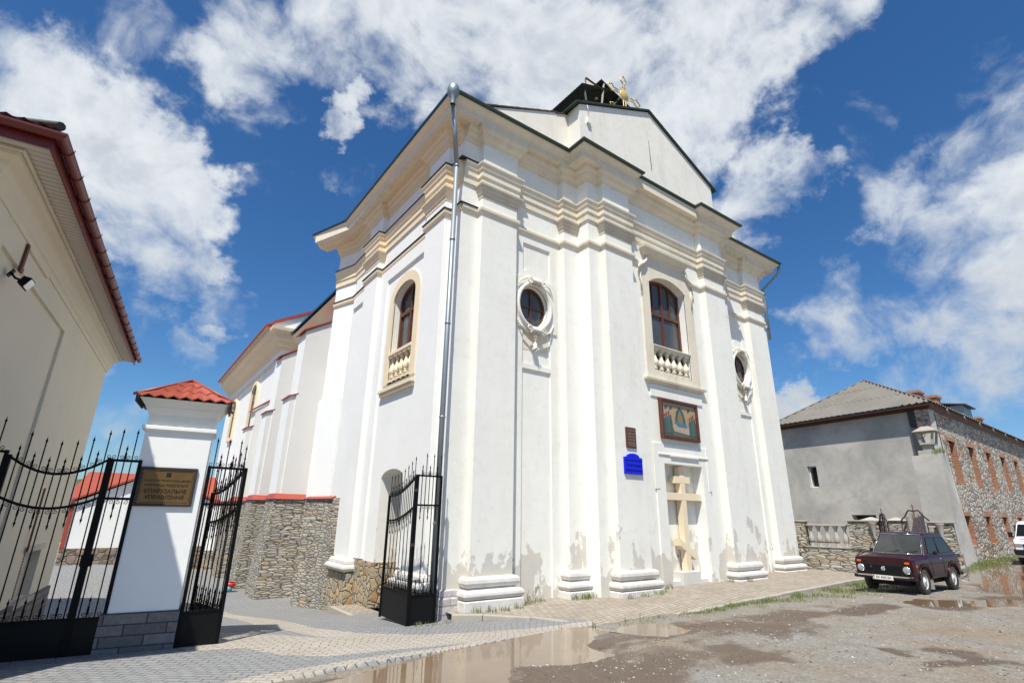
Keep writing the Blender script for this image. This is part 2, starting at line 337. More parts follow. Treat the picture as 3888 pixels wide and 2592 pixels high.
def f_cob(t, b):
    p = t.wpos()
    a = t.new('ShaderNodeAttribute', attribute_name='band').outputs['Fac']
    q = t.vmath('ADD', p, t.vmath('MULTIPLY', t.noise(p, .35, 2, .5, 0, 1), (.9, .9, 0)))
    q = t.mapping(q, (1, 1, 0), (0, 0, R(38)))
    n = t.new('ShaderNodeTexBrick'); t.put(n.inputs['Vector'], q); n.inputs['Scale'].default_value = 1
    n.inputs['Brick Width'].default_value = .20; n.inputs['Row Height'].default_value = .105; n.inputs['Mortar Size'].default_value = .0085; n.inputs['Mortar Smooth'].default_value = .5
    n.inputs['Color1'].default_value = (.30, .30, .30, 1); n.inputs['Color2'].default_value = (.75, .75, .75, 1); n.inputs['Mortar'].default_value = (0, 0, 0, 1)
    fac = n.outputs[1]; var = t.xyz(n.outputs[0])[0]
    big = t.noise(p, .6, 5, .6); fn = t.noise(p, 14, 6, .7)
    grey = t.mix(var, (.185, .19, .195), (.27, .275, .275)); cream = t.mix(var, (.33, .30, .255), (.44, .405, .35))
    am = t.ramp(t.math('ADD', a, t.math('MULTIPLY', t.math('SUBTRACT', t.noise(p, 7, 3), .5), .5)), [(.42, 0), (.58, 1)])
    c = t.mix(am, grey, cream)
    c = t.mix(.45, c, t.mix(fn, (.15, .15, .15), (.9, .9, .9)), 'OVERLAY')
    c = t.mix(t.math('MULTIPLY', t.ramp(big, [(.42, 0), (.7, 1)]), .35), c, (.25, .215, .17))
    joint = t.mix(am, (.085, .085, .085), (.17, .13, .09))
    c = t.mix(fac, c, joint)
    t.put(b.inputs['Base Color'], c); b.inputs['Roughness'].default_value = .82
    bump(t, b, t.math('ADD', t.math('SUBTRACT', 1, fac), t.math('ADD', t.math('MULTIPLY', fn, .5), t.math('MULTIPLY', var, .5))), .6, .02)
M['cobble'] = mat('grey and cream cobbles', f_cob)
def f_pav(t, b):
    p = t.wpos()
    q = t.mapping(p, (1, 1, 0), (0, 0, R(-12)))
    n = t.new('ShaderNodeTexBrick'); t.put(n.inputs['Vector'], q); n.inputs['Scale'].default_value = 1
    n.inputs['Brick Width'].default_value = .21; n.inputs['Row Height'].default_value = .12; n.inputs['Mortar Size'].default_value = .008
    n.inputs['Color1'].default_value = (.29, .245, .195, 1); n.inputs['Color2'].default_value = (.36, .315, .26, 1); n.inputs['Mortar'].default_value = (.13, .105, .08, 1)
    fn = t.noise(p, 12, 6, .7); big = t.noise(p, .8, 5, .6)
    c = t.mix(.5, n.outputs[0], t.mix(fn, (.15, .15, .15), (.9, .9, .9)), 'OVERLAY')
    c = t.mix(t.math('MULTIPLY', t.ramp(big, [(.45, 0), (.65, 1)]), .45), c, (.20, .165, .12))
    t.put(b.inputs['Base Color'], c); b.inputs['Roughness'].default_value = .9
    bump(t, b, t.math('ADD', t.math('SUBTRACT', 1, n.outputs[1]), fn), .6, .015)
M['pavers'] = mat('tan pavement pavers', f_pav)
def f_water(t, b):
    p = t.wpos(); n = t.noise(p, 1.2, 4, .6)
    t.put(b.inputs['Base Color'], t.mix(n, (.15, .10, .06), (.24, .17, .105))); b.inputs['Roughness'].default_value = .04; b.inputs['IOR'].default_value = 1.45
    b.inputs['Specular IOR Level'].default_value = .5
    bump(t, b, t.noise(p, 3, 2, .5), .02, .01)
M['water'] = mat('muddy puddle water', f_water)
def f_grass(t, b):
    oi = t.new('ShaderNodeNewGeometry').outputs['Random Per Island']
    t.put(b.inputs['Base Color'], t.ramp(oi, [(0, (.05, .10, .018)), (.5, (.11, .17, .035)), (.85, (.20, .22, .06)), (1, (.32, .26, .11))]))
    b.inputs['Roughness'].default_value = .6
    b.inputs['Subsurface Weight'].default_value = .0
M['grass'] = mat('grass blades', f_grass)
def f_gravel(t, b):
    oi = t.new('ShaderNodeNewGeometry').outputs['Random Per Island']
    t.put(b.inputs['Base Color'], t.ramp(oi, [(0, (.10, .085, .07)), (.4, (.22, .20, .175)), (.8, (.33, .31, .28)), (1, (.5, .48, .45))])); b.inputs['Roughness'].default_value = .9
M['gravel'] = mat('loose gravel stones', f_gravel)
def f_hill(t, b):
    n = t.noise(t.wpos(), .05, 6, .6)
    t.put(b.inputs['Base Color'], t.mix(n, (.03, .06, .03), (.07, .11, .05))); b.inputs['Roughness'].default_value = .9
M['hill'] = mat('wooded hill', f_hill)

# ------------------------------------------------------------------ mesh helpers
class MB:
    def __init__(s): s.v = []; s.f = []; s.sm = []
    def add(s, vs, fs, smooth=False):
        o = len(s.v); s.v += [tuple(v) for v in vs]; s.f += [tuple(i+o for i in f) for f in fs]; s.sm += [smooth]*len(fs); return s
    def box(s, a, b, mtx=None):
        (x0, y0, z0), (x1, y1, z1) = a, b
        vs = [Vector(q) for q in ((x0, y0, z0), (x1, y0, z0), (x1, y1, z0), (x0, y1, z0), (x0, y0, z1), (x1, y0, z1), (x1, y1, z1), (x0, y1, z1))]
        if mtx: vs = [mtx @ v for v in vs]
        return s.add(vs, [(0, 3, 2, 1), (4, 5, 6, 7), (0, 1, 5, 4), (1, 2, 6, 5), (2, 3, 7, 6), (3, 0, 4, 7)])
    def hexa(s, vs): return s.add(vs, [(0, 3, 2, 1), (4, 5, 6, 7), (0, 1, 5, 4), (1, 2, 6, 5), (2, 3, 7, 6), (3, 0, 4, 7)])
    def prism(s, poly, z0, z1):            # poly in xy (counter-clockwise)
        n = len(poly); vs = [(x, y, z0) for x, y in poly] + [(x, y, z1) for x, y in poly]
        return s.add(vs, [tuple(range(n))[::-1], tuple(range(n, 2*n))] + [(i, (i+1) % n, (i+1) % n+n, i+n) for i in range(n)])
    def slab(s, poly, o, u, v, n, d, smooth=False):  # poly (a,b) placed as o+a*u+b*v, extruded by n*d
        o, u, v, n = Vector(o), Vector(u), Vector(v), Vector(n); k = len(poly)
        vs = [o+u*a+v*b for a, b in poly]; vs += [q+n*d for q in vs]
        return s.add(vs, [tuple(range(k)), tuple(range(k, 2*k))[::-1]] + [(i, i+k, (i+1) % k+k, (i+1) % k) for i in range(k)], smooth)
    def tube(s, pts, r, seg=8, smooth=True, caps=True, rr=None):
        pts = [Vector(p) for p in pts]; vs = []; n = len(pts)
        up = Vector((0, 0, 1))
        for i, p in enumerate(pts):
            d = (pts[min(i+1, n-1)]-pts[max(i-1, 0)]).normalized()
            a = d.cross(up)
            if a.length < 1e-3: a = d.cross(Vector((1, 0, 0)))
            a.normalize(); b_ = a.cross(d)
            q = rr[i] if rr else r
            for k in range(seg):
                t = 2*math.pi*k/seg; vs.append(p+a*math.cos(t)*q+b_*math.sin(t)*q)
        fs = [(i*seg+k, i*seg+(k+1) % seg, (i+1)*seg+(k+1) % seg, (i+1)*seg+k) for i in range(n-1) for k in range(seg)]
        s.add(vs, fs, smooth)
        if caps:
            o = len(s.v)-len(vs); s.f += [tuple(o+k for k in range(seg))[::-1], tuple(o+(n-1)*seg+k for k in range(seg))]; s.sm += [False, False]
        return s
    def lathe(s, prof, c, seg=16, axis=Vector((0, 0, 1)), smooth=True, close=False):   # prof: (r, h)
        c = Vector(c); axis = Vector(axis).normalized(); a = axis.orthogonal().normalized(); b_ = axis.cross(a); vs = []
        for r, h in prof:
            for k in range(seg):
                t = 2*math.pi*k/seg; vs.append(c+axis*h+(a*math.cos(t)+b_*math.sin(t))*r)
        n = len(prof); fs = [(i*seg+k, i*seg+(k+1) % seg, (i+1)*seg+(k+1) % seg, (i+1)*seg+k) for i in range(n-1) for k in range(seg)]
        s.add(vs, fs, smooth); o = len(s.v)-len(vs)
        if close: s.f += [tuple(o+k for k in range(seg))[::-1], tuple(o+(n-1)*seg+k for k in range(seg))]; s.sm += [False, False]
        return s
    def sweep(s, path, prof, smooth=False, drop=(0, 0)):
        """path: list of (x,y), outward = right-hand side; prof: closed loop of (p,z)"""
        n = len(path); P = [Vector((x, y)) for x, y in path]; offs = []
        for i in range(n):
            d0 = (P[i]-P[i-1]).normalized() if i else None; d1 = (P[i+1]-P[i]).normalized() if i < n-1 else None
            if d0 is None: d0 = d1
            if d1 is None: d1 = d0
            n0 = Vector((d0.y, -d0.x)); n1 = Vector((d1.y, -d1.x)); m = (n0+n1); m = m/(1+n0.dot(n1)) if (1+n0.dot(n1)) > .05 else n0
            offs.append(m)
        k = len(prof); vs = []; r0, r1 = drop[0], n-drop[1]
        for i in range(r0, r1):
            for p, z in prof: q = P[i]+offs[i]*p; vs.append((q.x, q.y, z))
        n = r1-r0
        fs = [(i*k+j, i*k+(j+1) % k, (i+1)*k+(j+1) % k, (i+1)*k+j) for i in range(n-1) for j in range(k)]
        fs += [tuple(range(k))[::-1], tuple((n-1)*k+j for j in range(k))]
        return s.add(vs, fs, smooth)
    def build(s, name, m, parent=None, loc=None, bevel=0, auto=True):
        me = bpy.data.meshes.new(name); me.from_pydata(s.v, [], s.f); me.update()
        bm = bmesh.new(); bm.from_mesh(me); bmesh.ops.recalc_face_normals(bm, faces=bm.faces); bm.to_mesh(me); bm.free()
        me.polygons.foreach_set('use_smooth', s.sm)
        o = bpy.data.objects.new(name, me); col.objects.link(o)
        if m: me.materials.append(M[m] if isinstance(m, str) else m)
        if parent: o.parent = parent
        if loc: o.location = loc
        if bevel:
            b = o.modifiers.new('bevel', 'BEVEL'); b.width = bevel; b.segments = 2; b.limit_method = 'ANGLE'
        return o
def tag(o, label=None, cat=None, group=None, kind=None):
    if label: o['label'] = label
    if cat: o['category'] = cat
    if group: o['group'] = group
    if kind: o['kind'] = kind
    return o
def empty(name, label, cat, loc=(0, 0, 0), rz=0, group=None):
    o = bpy.data.objects.new(name, None); col.objects.link(o); o.location = loc; o.rotation_euler = (0, 0, rz); o.empty_display_size = .3
    return tag(o, label, cat, group)
def copy_tree(o, parent=None):
    c = o.copy(); col.objects.link(c)
    if parent: c.parent = parent
    for ch in [q for q in bpy.data.objects if q.parent == o]: copy_tree(ch, c)
    return c
def boolean(o, cutters):
    dg = None
    for c in cutters:
        md = o.modifiers.new('b', 'BOOLEAN'); md.object = c; md.operation = 'DIFFERENCE'; md.solver = 'EXACT'
    dg = bpy.context.evaluated_depsgraph_get(); dg.update()
    me = bpy.data.meshes.new_from_object(o.evaluated_get(dg)); o.modifiers.clear(); o.data = me
    for c in cutters: bpy.data.objects.remove(c, do_unlink=True)
def arc(cx, cz, rx, rz, a0, a1, n):
    return [(cx+rx*math.cos(R(a0+(a1-a0)*i/n)), cz+rz*math.sin(R(a0+(a1-a0)*i/n))) for i in range(n+1)]
def S(t, a, b):
    t = min(1, max(0, (t-a)/(b-a))); return t*t*(3-2*t)
def gz(x, y):
    return -1.72-.28*(.5+.5*S(x, 1, 5))*S(y, 5, 10)*(1-S(x, 6, 14))-.95*(.72+.28*S(x, -.5, 4))*S(y, 8.6, 20)*(1-S(x, 6, 9))-.04*S(x, 10, 20)
FY = dict(u=(1, 0, 0), v=(0, 0, 1), n=(0, 1, 0))        # slabs parallel to the front wall, thickness away from camera
def text(body, size, loc, rot, m, parent, name='lettering', bold=0, ax='CENTER', ext=.002, sx=1.0):
    c = bpy.data.curves.new(name, 'FONT'); c.body = body; c.size = size; c.align_x = ax; c.align_y = 'CENTER'; c.extrude = ext; c.offset = bold; c.resolution_u = 3
    t_ = bpy.data.objects.new(name, c); col.objects.link(t_)
    dg = bpy.context.evaluated_depsgraph_get(); dg.update(); me = bpy.data.meshes.new_from_object(t_.evaluated_get(dg))
    bpy.data.objects.remove(t_, do_unlink=True); bpy.data.curves.remove(c)
    o = bpy.data.objects.new(name, me); col.objects.link(o); o.location = loc; o.rotation_euler = rot; o.scale = (sx, 1, 1); me.materials.clear(); me.materials.append(M[m]); o.parent = parent
    return o
# ------------------------------------------------------------------ ground, paving, puddles
def poly_sd(x, y, P):      # >0 inside: distance to the edge
    ins = False; d = 1e9; n = len(P)
    for i in range(n):
        x0, y0 = P[i]; x1, y1 = P[(i+1) % n]
        if (y0 > y) != (y1 > y) and x < (x1-x0)*(y-y0)/(y1-y0)+x0: ins = not ins
        dx, dy = x1-x0, y1-y0; t = max(0, min(1, ((x-x0)*dx+(y-y0)*dy)/(dx*dx+dy*dy))); d = min(d, math.hypot(x-x0-t*dx, y-y0-t*dy))
    return d if ins else -d
PUD = [dict(z=-1.806, P=[(1.6, 5.9), (2.3, 6.58), (3.2, 6.74), (4.2, 6.95), (5.4, 7.05), (6.3, 7.15), (6.65, 6.75), (5.9, 6.3), (6.0, 5.6), (5.0, 5.55), (4.4, 5.9), (3.9, 5.2), (3.0, 4.9), (2.0, 5.2)]),
       dict(z=-1.795, P=[(7.1, 6.7), (7.7, 6.85), (8.3, 6.6), (8.15, 6.1), (7.4, 5.95)]),
       dict(z=-1.775, P=[(14.6, 5.2), (15.9, 5.25), (16.6, 4.5), (17.6, 4.2), (17.9, 3.7), (16.8, 3.6), (15.4, 4.2), (14.7, 4.6)]),
       dict(z=-1.790, P=[(19.5, 4.7), (23, 6.0), (28, 7.3), (33, 7.0), (30, 5.2), (24, 4.1), (20.5, 3.6), (18.8, 3.9)])]
WET = [(5.0, 5.2, 2.2), (6.8, 6.0, 1.9), (8.6, 5.7, 2.0), (10.6, 5.6, 1.9), (9.0, 2.9, .55), (9.6, 2.7, .5), (8.4, 2.95, .4), (12.6, 5.3, 1.3), (15, 4.6, 1.5), (17.5, 3.9, 1.6), (21, 4.6, 2.4), (26, 6, 3), (31, 7, 3), (4.0, 4.7, .9), (7.2, 4.6, .8), (3.0, 6.2, 1.0)]
def gnd(x, y):
    z = gz(x, y)
    if 8 < x < 22: z -= .055*S(y, 5.6, 7.1)*S(x, 8, 11)*(1-S(x, 20, 22))
    if 7.2 < x < 21.2 and y > 7.45: z -= .16
    if not (-2 < x < 36 and 0 < y < 9.5): return z
    z += .014*noise.noise((x*1.3, y*1.3, 0)) + .006*noise.noise((x*5, y*5, 3))
    for q in PUD:
        d = poly_sd(x, y, q['P']) + .16*noise.noise((x*1.6, y*1.6, 7)) + .07*noise.noise((x*6, y*6, 9))
        m = S(d, -.35, .22)
        if m > 0: z = z*(1-m) + (q['z']-.022+.030*noise.noise((x*1.9, y*1.9, 5))+.012*noise.noise((x*8, y*8, 2)))*m
    return z
xs = [-3000, -1200, -500, -200, -90, -45, -25, -14, -9, -6, -4.5] + list(np.arange(-3.5, 12, .10)) + list(np.arange(12, 36, .22)) + [37, 39, 42, 47, 55, 70, 100, 160, 300, 600, 1300, 3500]
ys = [-3000, -1200, -400, -150, -60, -30, -15, -8, -4, -2, -1, 0] + list(np.arange(.6, 8.2, .10)) + [8.4, 8.7, 9, 9.5, 10, 11, 12, 13, 14, 15, 16, 17, 19, 22, 26, 32, 40, 55, 80, 130, 240, 500, 1200, 3500]
vs = []; wet = []
for y in ys:
    for x in xs:
        z = gnd(x, y)
        if y > 7.6 and x > 7.2: z -= .04
        vs.append((x, y, z))
        wx = x+1.3*noise.noise((x*.55, y*.8, 11))+.5*noise.noise((x*1.7, y*2.2, 12)); wy = y+.7*noise.noise((x*.6, y*.8, 13))+.3*noise.noise((x*1.9, y*2.2, 14))
        wet.append(max([0]+[S(1-math.hypot((wx-a)*.8, (wy-b)*1.5)/r, 0, .95) for a, b, r in WET]) if 0 < y < 9 else 0)
nx = len(xs)
g = MB(); g.add(vs, [(j*nx+i, j*nx+i+1, (j+1)*nx+i+1, (j+1)*nx+i) for j in range(len(ys)-1) for i in range(nx-1)], True)
ground = tag(g.build('ground', 'dirt'), 'gravelly dirt lane with damp brown patches', None, None, 'structure')
at = ground.data.attributes.new('wet', 'FLOAT', 'POINT'); at.data.foreach_set('value', wet)
for q in PUD:
    P = q['P']; cx = sum(a for a, b in P)/len(P); cy = sum(b for a, b in P)/len(P)
    Q = [(cx+(a-cx)*1.22, cy+(b-cy)*1.22) for a, b in P]
    m_ = MB(); m_.add([(a, b, q['z']) for a, b in Q], [tuple(range(len(Q)))])
    tag(m_.build('puddle', 'water'), 'muddy rain puddle', None, None, 'structure')

# cobbled entrance, colour bands as an attribute of the stones
EDGE = [(-40, 5.2), (-8, 6.0), (.5, 6.55), (1.68, 6.66), (2.62, 6.88), (3.55, 6.97), (4.21, 7.1), (5.18, 7.16), (6.17, 7.30), (7.11, 7.47), (7.45, 7.52), (9, 7.6)]
def edge_y(x):
    for (x0, y0), (x1, y1) in zip(EDGE, EDGE[1:]):
        if x0 <= x <= x1: return y0+(y1-y0)*(x-x0)/(x1-x0)
    return 7.5
CB1 = [(3.01, 22), (3.38, 15.34), (3.35, 10.5), (3.91, 9.38), (4.6, 8.65), (5.44, 8.2), (6.33, 7.85), (7.6, 7.7), (7.6, 7.3), (5.54, 7.28), (4.3, 7.48), (3.46, 7.58), (2.69, 7.63), (2.18, 8.05), (1.88, 8.82), (1.2, 9.0), (1.1, 10.9), (1.88, 10.45), (2.63, 9.78), (3.35, 8.95), (3.02, 9.59), (2.6, 11.56), (2.79, 15.66), (2.7, 22)]
CB2 = [(1.2, 6.5), (2.6, 6.9), (4.2, 7.1), (6.2, 7.3), (7.2, 7.5), (6.5, 7.6), (4.5, 7.35), (2.8, 7.2), (1.6, 7.0), (.6, 6.7)]
xs2 = [-30, -18, -11, -7] + list(np.arange(-4.5, 7.56, .09)); ts = [0, .03]+list(np.arange(.1, 5.2, .09))+[5.4, 5.7, 6, 6.4, 6.9, 7.5, 8.2, 9, 10, 11, 12, 13, 14.5, 16, 18, 20, 22.5, 26, 30]
vs = []; band = []
for t in ts:
    for x in xs2:
        y = edge_y(x)+t
        if y > 9.2 and x > 6.2: xx = 6.2
        else: xx = x
        z = gz(xx, y)+.035-(.05 if t == 0 else 0)+.006*noise.noise((x*1.1, y*1.1, 1))
        vs.append((xx, y, z)); band.append(S(max(poly_sd(xx, y, CB1), poly_sd(xx, y, CB2)), -.14, .14))
nx = len(xs2)
g = MB(); g.add(vs, [(j*nx+i, j*nx+i+1, (j+1)*nx+i+1, (j+1)*nx+i) for j in range(len(ts)-1) for i in range(nx-1)], True)
pave = tag(g.build('paved_yard', 'cobble'), 'grey cobbles with cream bands in the gateway', None, None, 'structure')
at = pave.data.attributes.new('band', 'FLOAT', 'POINT'); at.data.foreach_set('value', band)

# pavement in front of the church with its kerb
def pz(x): return -1.875+.15*S(x, 6.5, 14.5)
KB = [(5.72, 9.70), (6.24, 9.40), (6.88, 8.70), (7.30, 7.62), (7.52, 7.28), (9.93, 7.20), (13.4, 7.22), (18.4, 7.55), (21.3, 7.75)]
top = KB + [(21.3, 10.6), (5.72, 10.6)]
g = MB(); ins = [(5.8, 9.85), (6.35, 9.5), (6.99, 8.76), (7.41, 7.72), (7.58, 7.41), (9.93, 7.33), (13.4, 7.35), (18.4, 7.67), (21.3, 7.87)]
vv = [(x, y, pz(x)) for x, y in ins] + [(21.3, 10.6, pz(21)), (18.4, 10.6, pz(18.4)), (13.4, 10.6, pz(13.4)), (9.93, 10.6, pz(9.93)), (7.58, 10.6, pz(7.6)), (7.41, 10.6, pz(7.4)), (6.99, 10.6, pz(7)), (6.35, 10.6, pz(6.3)), (5.8, 10.6, pz(5.8))]
g.add(vv, [(i, i+1, 16-i, 17-i) for i in range(8)])
tag(g.build('pavement', 'pavers'), 'tan paved walk along the church front', None, None, 'structure')
kb = empty('kerb', 'low concrete kerb edging the tan pavement before the church', 'kerb')
for (a, b), (c, d) in zip(zip(KB, ins), list(zip(KB, ins))[1:]):
    L = math.hypot(c[0]-a[0], c[1]-a[1]); n = max(1, round(L/1.0))
    for i in range(n):
        t0, t1 = i/n+.004/L, (i+1)/n-.004/L
        f = lambda p, q, t: (p[0]+(q[0]-p[0])*t, p[1]+(q[1]-p[1])*t)
        q = [f(a, c, t0), f(a, c, t1), f(b, d, t1), f(b, d, t0)]; dz = random.uniform(-.008, .008)
        m_ = MB(); m_.hexa([(x, y, -2.25) for x, y in q]+[(x, y, pz(x)+.012+dz) for x, y in q]); m_.build('kerb_stone', 'kerb', kb, bevel=.012)
# light slab before the side niche
g = MB(); g.prism([(5.10, 9.95), (5.12, 14.6), (6.3, 14.6), (6.3, 9.95)][::-1], -2.8, -2.30)
s_ = empty('threshold_slab', 'low paved slab with pale edge in front of the arched side niche', 'slab')
g.build('paving', 'pavers', s_)
g = MB()
for i in range(5): g.box((4.98, 9.95+i*.93, -2.8), (5.098, 9.95+(i+1)*.93-.01, -2.288))
g.build('edging', 'kerb', s_, bevel=.01)
# strip of flat tiles under the left gate
g = MB()
for i in range(4):
    for j in range(1):
        x0 = -1.5+i*.44; g.box((x0, 8.7-.03*i, -2.1), (x0+.43, 9.78-.05*i, -1.825+.002*i))
tag(g.build('gate_slabs', 'block', bevel=.006), 'dark grey slabs beneath the closed iron gate', 'slabs')
g = MB(); g.box((-.03, -.95, -.2), (.03, .95, .035)); o = g.build('kerb_strip', 'kerb', loc=(1.0, 8.6, -1.87)); o.rotation_euler = (0, 0, R(-6)); tag(o, 'thin concrete strip running out from the foot of the gate pillar', 'kerb')

# hills beyond the yard
g = MB(); n = 60; vv = []
for i in range(n+1):
    a = R(40+110*i/n); h = 22+16*noise.noise((i*.13, 0, 0))+6*noise.noise((i*.4, 3, 0))
    for r, hh in ((420, -4), (520, h*.6), (640, h), (760, -4)): vv.append((r*math.cos(a), r*math.sin(a), hh))
g.add(vv, [(i*4+k, i*4+k+1, i*4+k+5, i*4+k+4) for i in range(n) for k in range(3)], True)
tag(g.build('hills', 'hill'), None, None, None, 'structure')

# ------------------------------------------------------------------ church
church = empty('church', 'tall white baroque church with pilasters, oval windows and small pediment', 'church', (13.1, 15, -1.9))
church.location = (0, 0, 0)
XC = 13.136
WP = [(5.76, 10.19), (9.65, 10.19), (9.65, 9.53), (16.62, 9.53), (16.62, 10.19), (20.51, 10.19), (20.51, 19.6), (6.4, 19.6), (5.42, 19.15), (5.80, 18.0), (5.76, 17.8)]
g = MB(); g.prism(WP, -2.9, 10.30)
wall = g.build('wall', 'white', church)
wall.data.materials.append(M['whiteside'])
def cutter(fn): m_ = MB(); fn(m_); return m_.build('cut', None)
def oval(cx, cz, rx, rz, n=40): return [(cx+rx*math.cos(2*math.pi*i/n), cz+rz*math.sin(2*math.pi*i/n)) for i in range(n)]
def frustum(m_, p0, y0, p1, y1):
    n = len(p0); vs = [(a, y0, b) for a, b in p0]+[(a, y1, b) for a, b in p1]
    m_.add(vs, [tuple(range(n)), tuple(range(n, 2*n))[::-1]]+[(i, i+n, (i+1) % n+n, (i+1) % n) for i in range(n)])
CW = [(12.19, 4.06), (14.02, 4.06), (14.02, 7.0)] + [(13.1+.92*math.sin(R(38-76*i/10))/math.sin(R(38)), 6.83+.49*(math.cos(R(38-76*i/10))-math.cos(R(38)))/(1-math.cos(R(38)))*.62+.17) for i in range(1, 10)] + [(12.19, 7.0)]
SW = [(12.52, 3.5), (14.02, 3.5), (14.02, 6.05)] + [(13.27+.75*math.cos(R(180*i/14)), 6.05+.46*math.sin(R(180*i/14))) for i in range(1, 14)] + [(12.52, 6.05)]
NI = [(12.48, -2.30), (13.85, -2.30), (13.85, .85)] + [(13.165+.685*math.cos(R(180*i/12)), .85+.24*math.sin(R(180*i/12))) for i in range(1, 12)] + [(12.48, .85)]
cuts = [cutter(lambda m_: frustum(m_, [(x, z) for x, z in CW], 9.4, CW, 9.86)),
        cutter(lambda m_: m_.box((12.30, 9.4, -1.99), (14.06, 9.86, 1.42))),
        cutter(lambda m_: m_.slab(SW, (0, 0, 0), (0, 1, 0), (0, 0, 1), (1, 0, 0), 1.0) or None)]
for o in cuts[2:3]:
    o.data.transform(Matrix.Translation((5.06, 0, 0))); o.data.transform(Matrix.Translation((0, 0, 0)))
cuts[2].data.transform(Matrix.Translation((-.0, 0, 0)))
c4 = cutter(lambda m_: m_.slab(NI, (5.3, 0, 0), (0, 1, 0), (0, 0, 1), (1, 0, 0), 1.45)); cuts.append(c4)
for s in (1, -1):
    X = lambda x: x if s == 1 else 2*XC-x
    cuts.append(cutter(lambda m_: frustum(m_, oval(X(8.13), 5.33, .51, .59), 10.0, oval(X(8.13), 5.33, .475, .555), 10.40)))
    a, b = sorted((X(7.76), X(8.72)))
    cuts.append(cutter(lambda m_: m_.box((a, 9.9, -1.99), (b, 10.235, 3.57))))
    cuts.append(cutter(lambda m_: m_.box((a, 9.9, 3.70), (b, 10.235, 7.18))))
cuts.append(cutter(lambda m_: m_.box((5.5, 12.02, -1.3), (5.80, 14.9, 6.98)) if False else m_.box((5.4, 14.46, 6.7), (5.41, 14.47, 6.71))))
boolean(wall, cuts)
for p in wall.data.polygons: p.material_index = 1 if (p.normal.x < -.5) else 0

# shallow raised fields on the side wall so that the bay reads as a recessed panel
def pbox(name, m, a, b, bev=.0, par=church):
    m_ = MB(); m_.box(a, b); return m_.build(name, m, par, bevel=bev)
pbox('panel_border', 'whiteside', (5.70, 11.81, 7.02), (5.765, 15.21, 7.43))
pbox('panel_border', 'whiteside', (5.70, 16.34, 7.02), (5.765, 17.75, 7.43))
pbox('panel_border', 'whiteside', (5.70, 14.62, -1.2), (5.765, 15.21, 7.019))
# pilasters
PILF = [(6.26, 7.40, 10.0, 10.24), (9.09, 9.70, 9.99, 10.24), (10.11, 11.28, 9.324, 9.58), (14.99, 16.16, 9.324, 9.58), (16.57, 17.18, 9.99, 10.24), (18.87, 20.01, 10.0, 10.24)]
for i, (a, b, y0, y1) in enumerate(PILF): pbox('pilaster', 'white', (a, y0, -1.45), (b, y1, 10.28), .012)
for a, b in ((10.70, 11.82), (15.20, 16.35)): pbox('pilaster', 'whiteside', (5.56, a, -1.45), (5.80, b, 10.28), .012)

CONT = [(5.42, 19.15), (5.79, 18.0), (5.76, 16.35), (5.56, 16.35), (5.56, 15.2), (5.76, 15.2), (5.76, 11.82), (5.56, 11.82), (5.56, 10.7), (5.76, 10.7), (5.76, 10.19), (6.26, 10.19), (6.26, 10.0), (7.40, 10.0), (7.40, 10.19), (9.09, 10.19), (9.09, 9.99), (9.65, 9.99), (9.65, 9.53), (10.11, 9.53), (10.11, 9.324), (11.28, 9.324), (11.28, 9.53),
        (14.99, 9.53), (14.99, 9.324), (16.16, 9.324), (16.16, 9.53), (16.62, 9.53), (16.62, 9.99), (17.18, 9.99), (17.18, 10.19), (18.87, 10.19), (18.87, 10.0), (20.01, 10.0), (20.01, 10.19), (20.51, 10.19), (20.51, 11.6)]
NS = 11      # first point of the front part
def moulding(name, mfront, mside, prof, skip=None, path=CONT):
    m_ = MB(); m_.sweep(path[:NS+0], prof); m_.build(name, mside, church)
    pf = path[NS-1:]
    if skip:
        i = pf.index((11.28, 9.53)); L = pf[:i+1]+[(skip[0], 9.53)]; Rr = [(skip[1], 9.53)]+pf[i+1:]
        for q in (L, Rr): m_ = MB(); m_.sweep(q, prof); m_.build(name, mfront, church)
    else: m_ = MB(); m_.sweep(pf, prof); m_.build(name, mfront, church)
AST = [(-.06, 7.42), (.012, 7.42), (.04, 7.45), (.06, 7.50), (.065, 7.56), (.058, 7.60), (.03, 7.625), (-.06, 7.63)]
moulding('string_course', 'trim', 'cream', AST, (11.98, 14.30))
ARC = [(-.06, 8.27), (.045, 8.27), (.05, 8.45), (.085, 8.50), (.062, 8.505), (.065, 8.66), (.07, 8.70), (.10, 8.72), (.11, 8.78), (.145, 8.85), (.15, 8.90), (.02, 8.94), (-.06, 8.94)]
moulding('architrave', 'trim', 'cream', ARC)
BED = [(-.06, 9.60), (.02, 9.60), (.03, 9.66), (.055, 9.69), (.10, 9.72), (.14, 9.79), (.15, 9.84), (.20, 9.86), (.235, 9.92), (.24, 10.02), (-.06, 10.02)]
moulding('bed_moulding', 'trim', 'cream', BED)
# thin metal flashings on the side ledges
for z, p in ((7.632, .085), (8.942, .165)):
    m_ = MB(); m_.sweep(CONT[:NS+1], [(-.05, z), (p, z-.012), (p+.004, z-.02), (p+.008, z-.006), (-.05, z+.012)]); m_.build('flashing', 'lead', church)
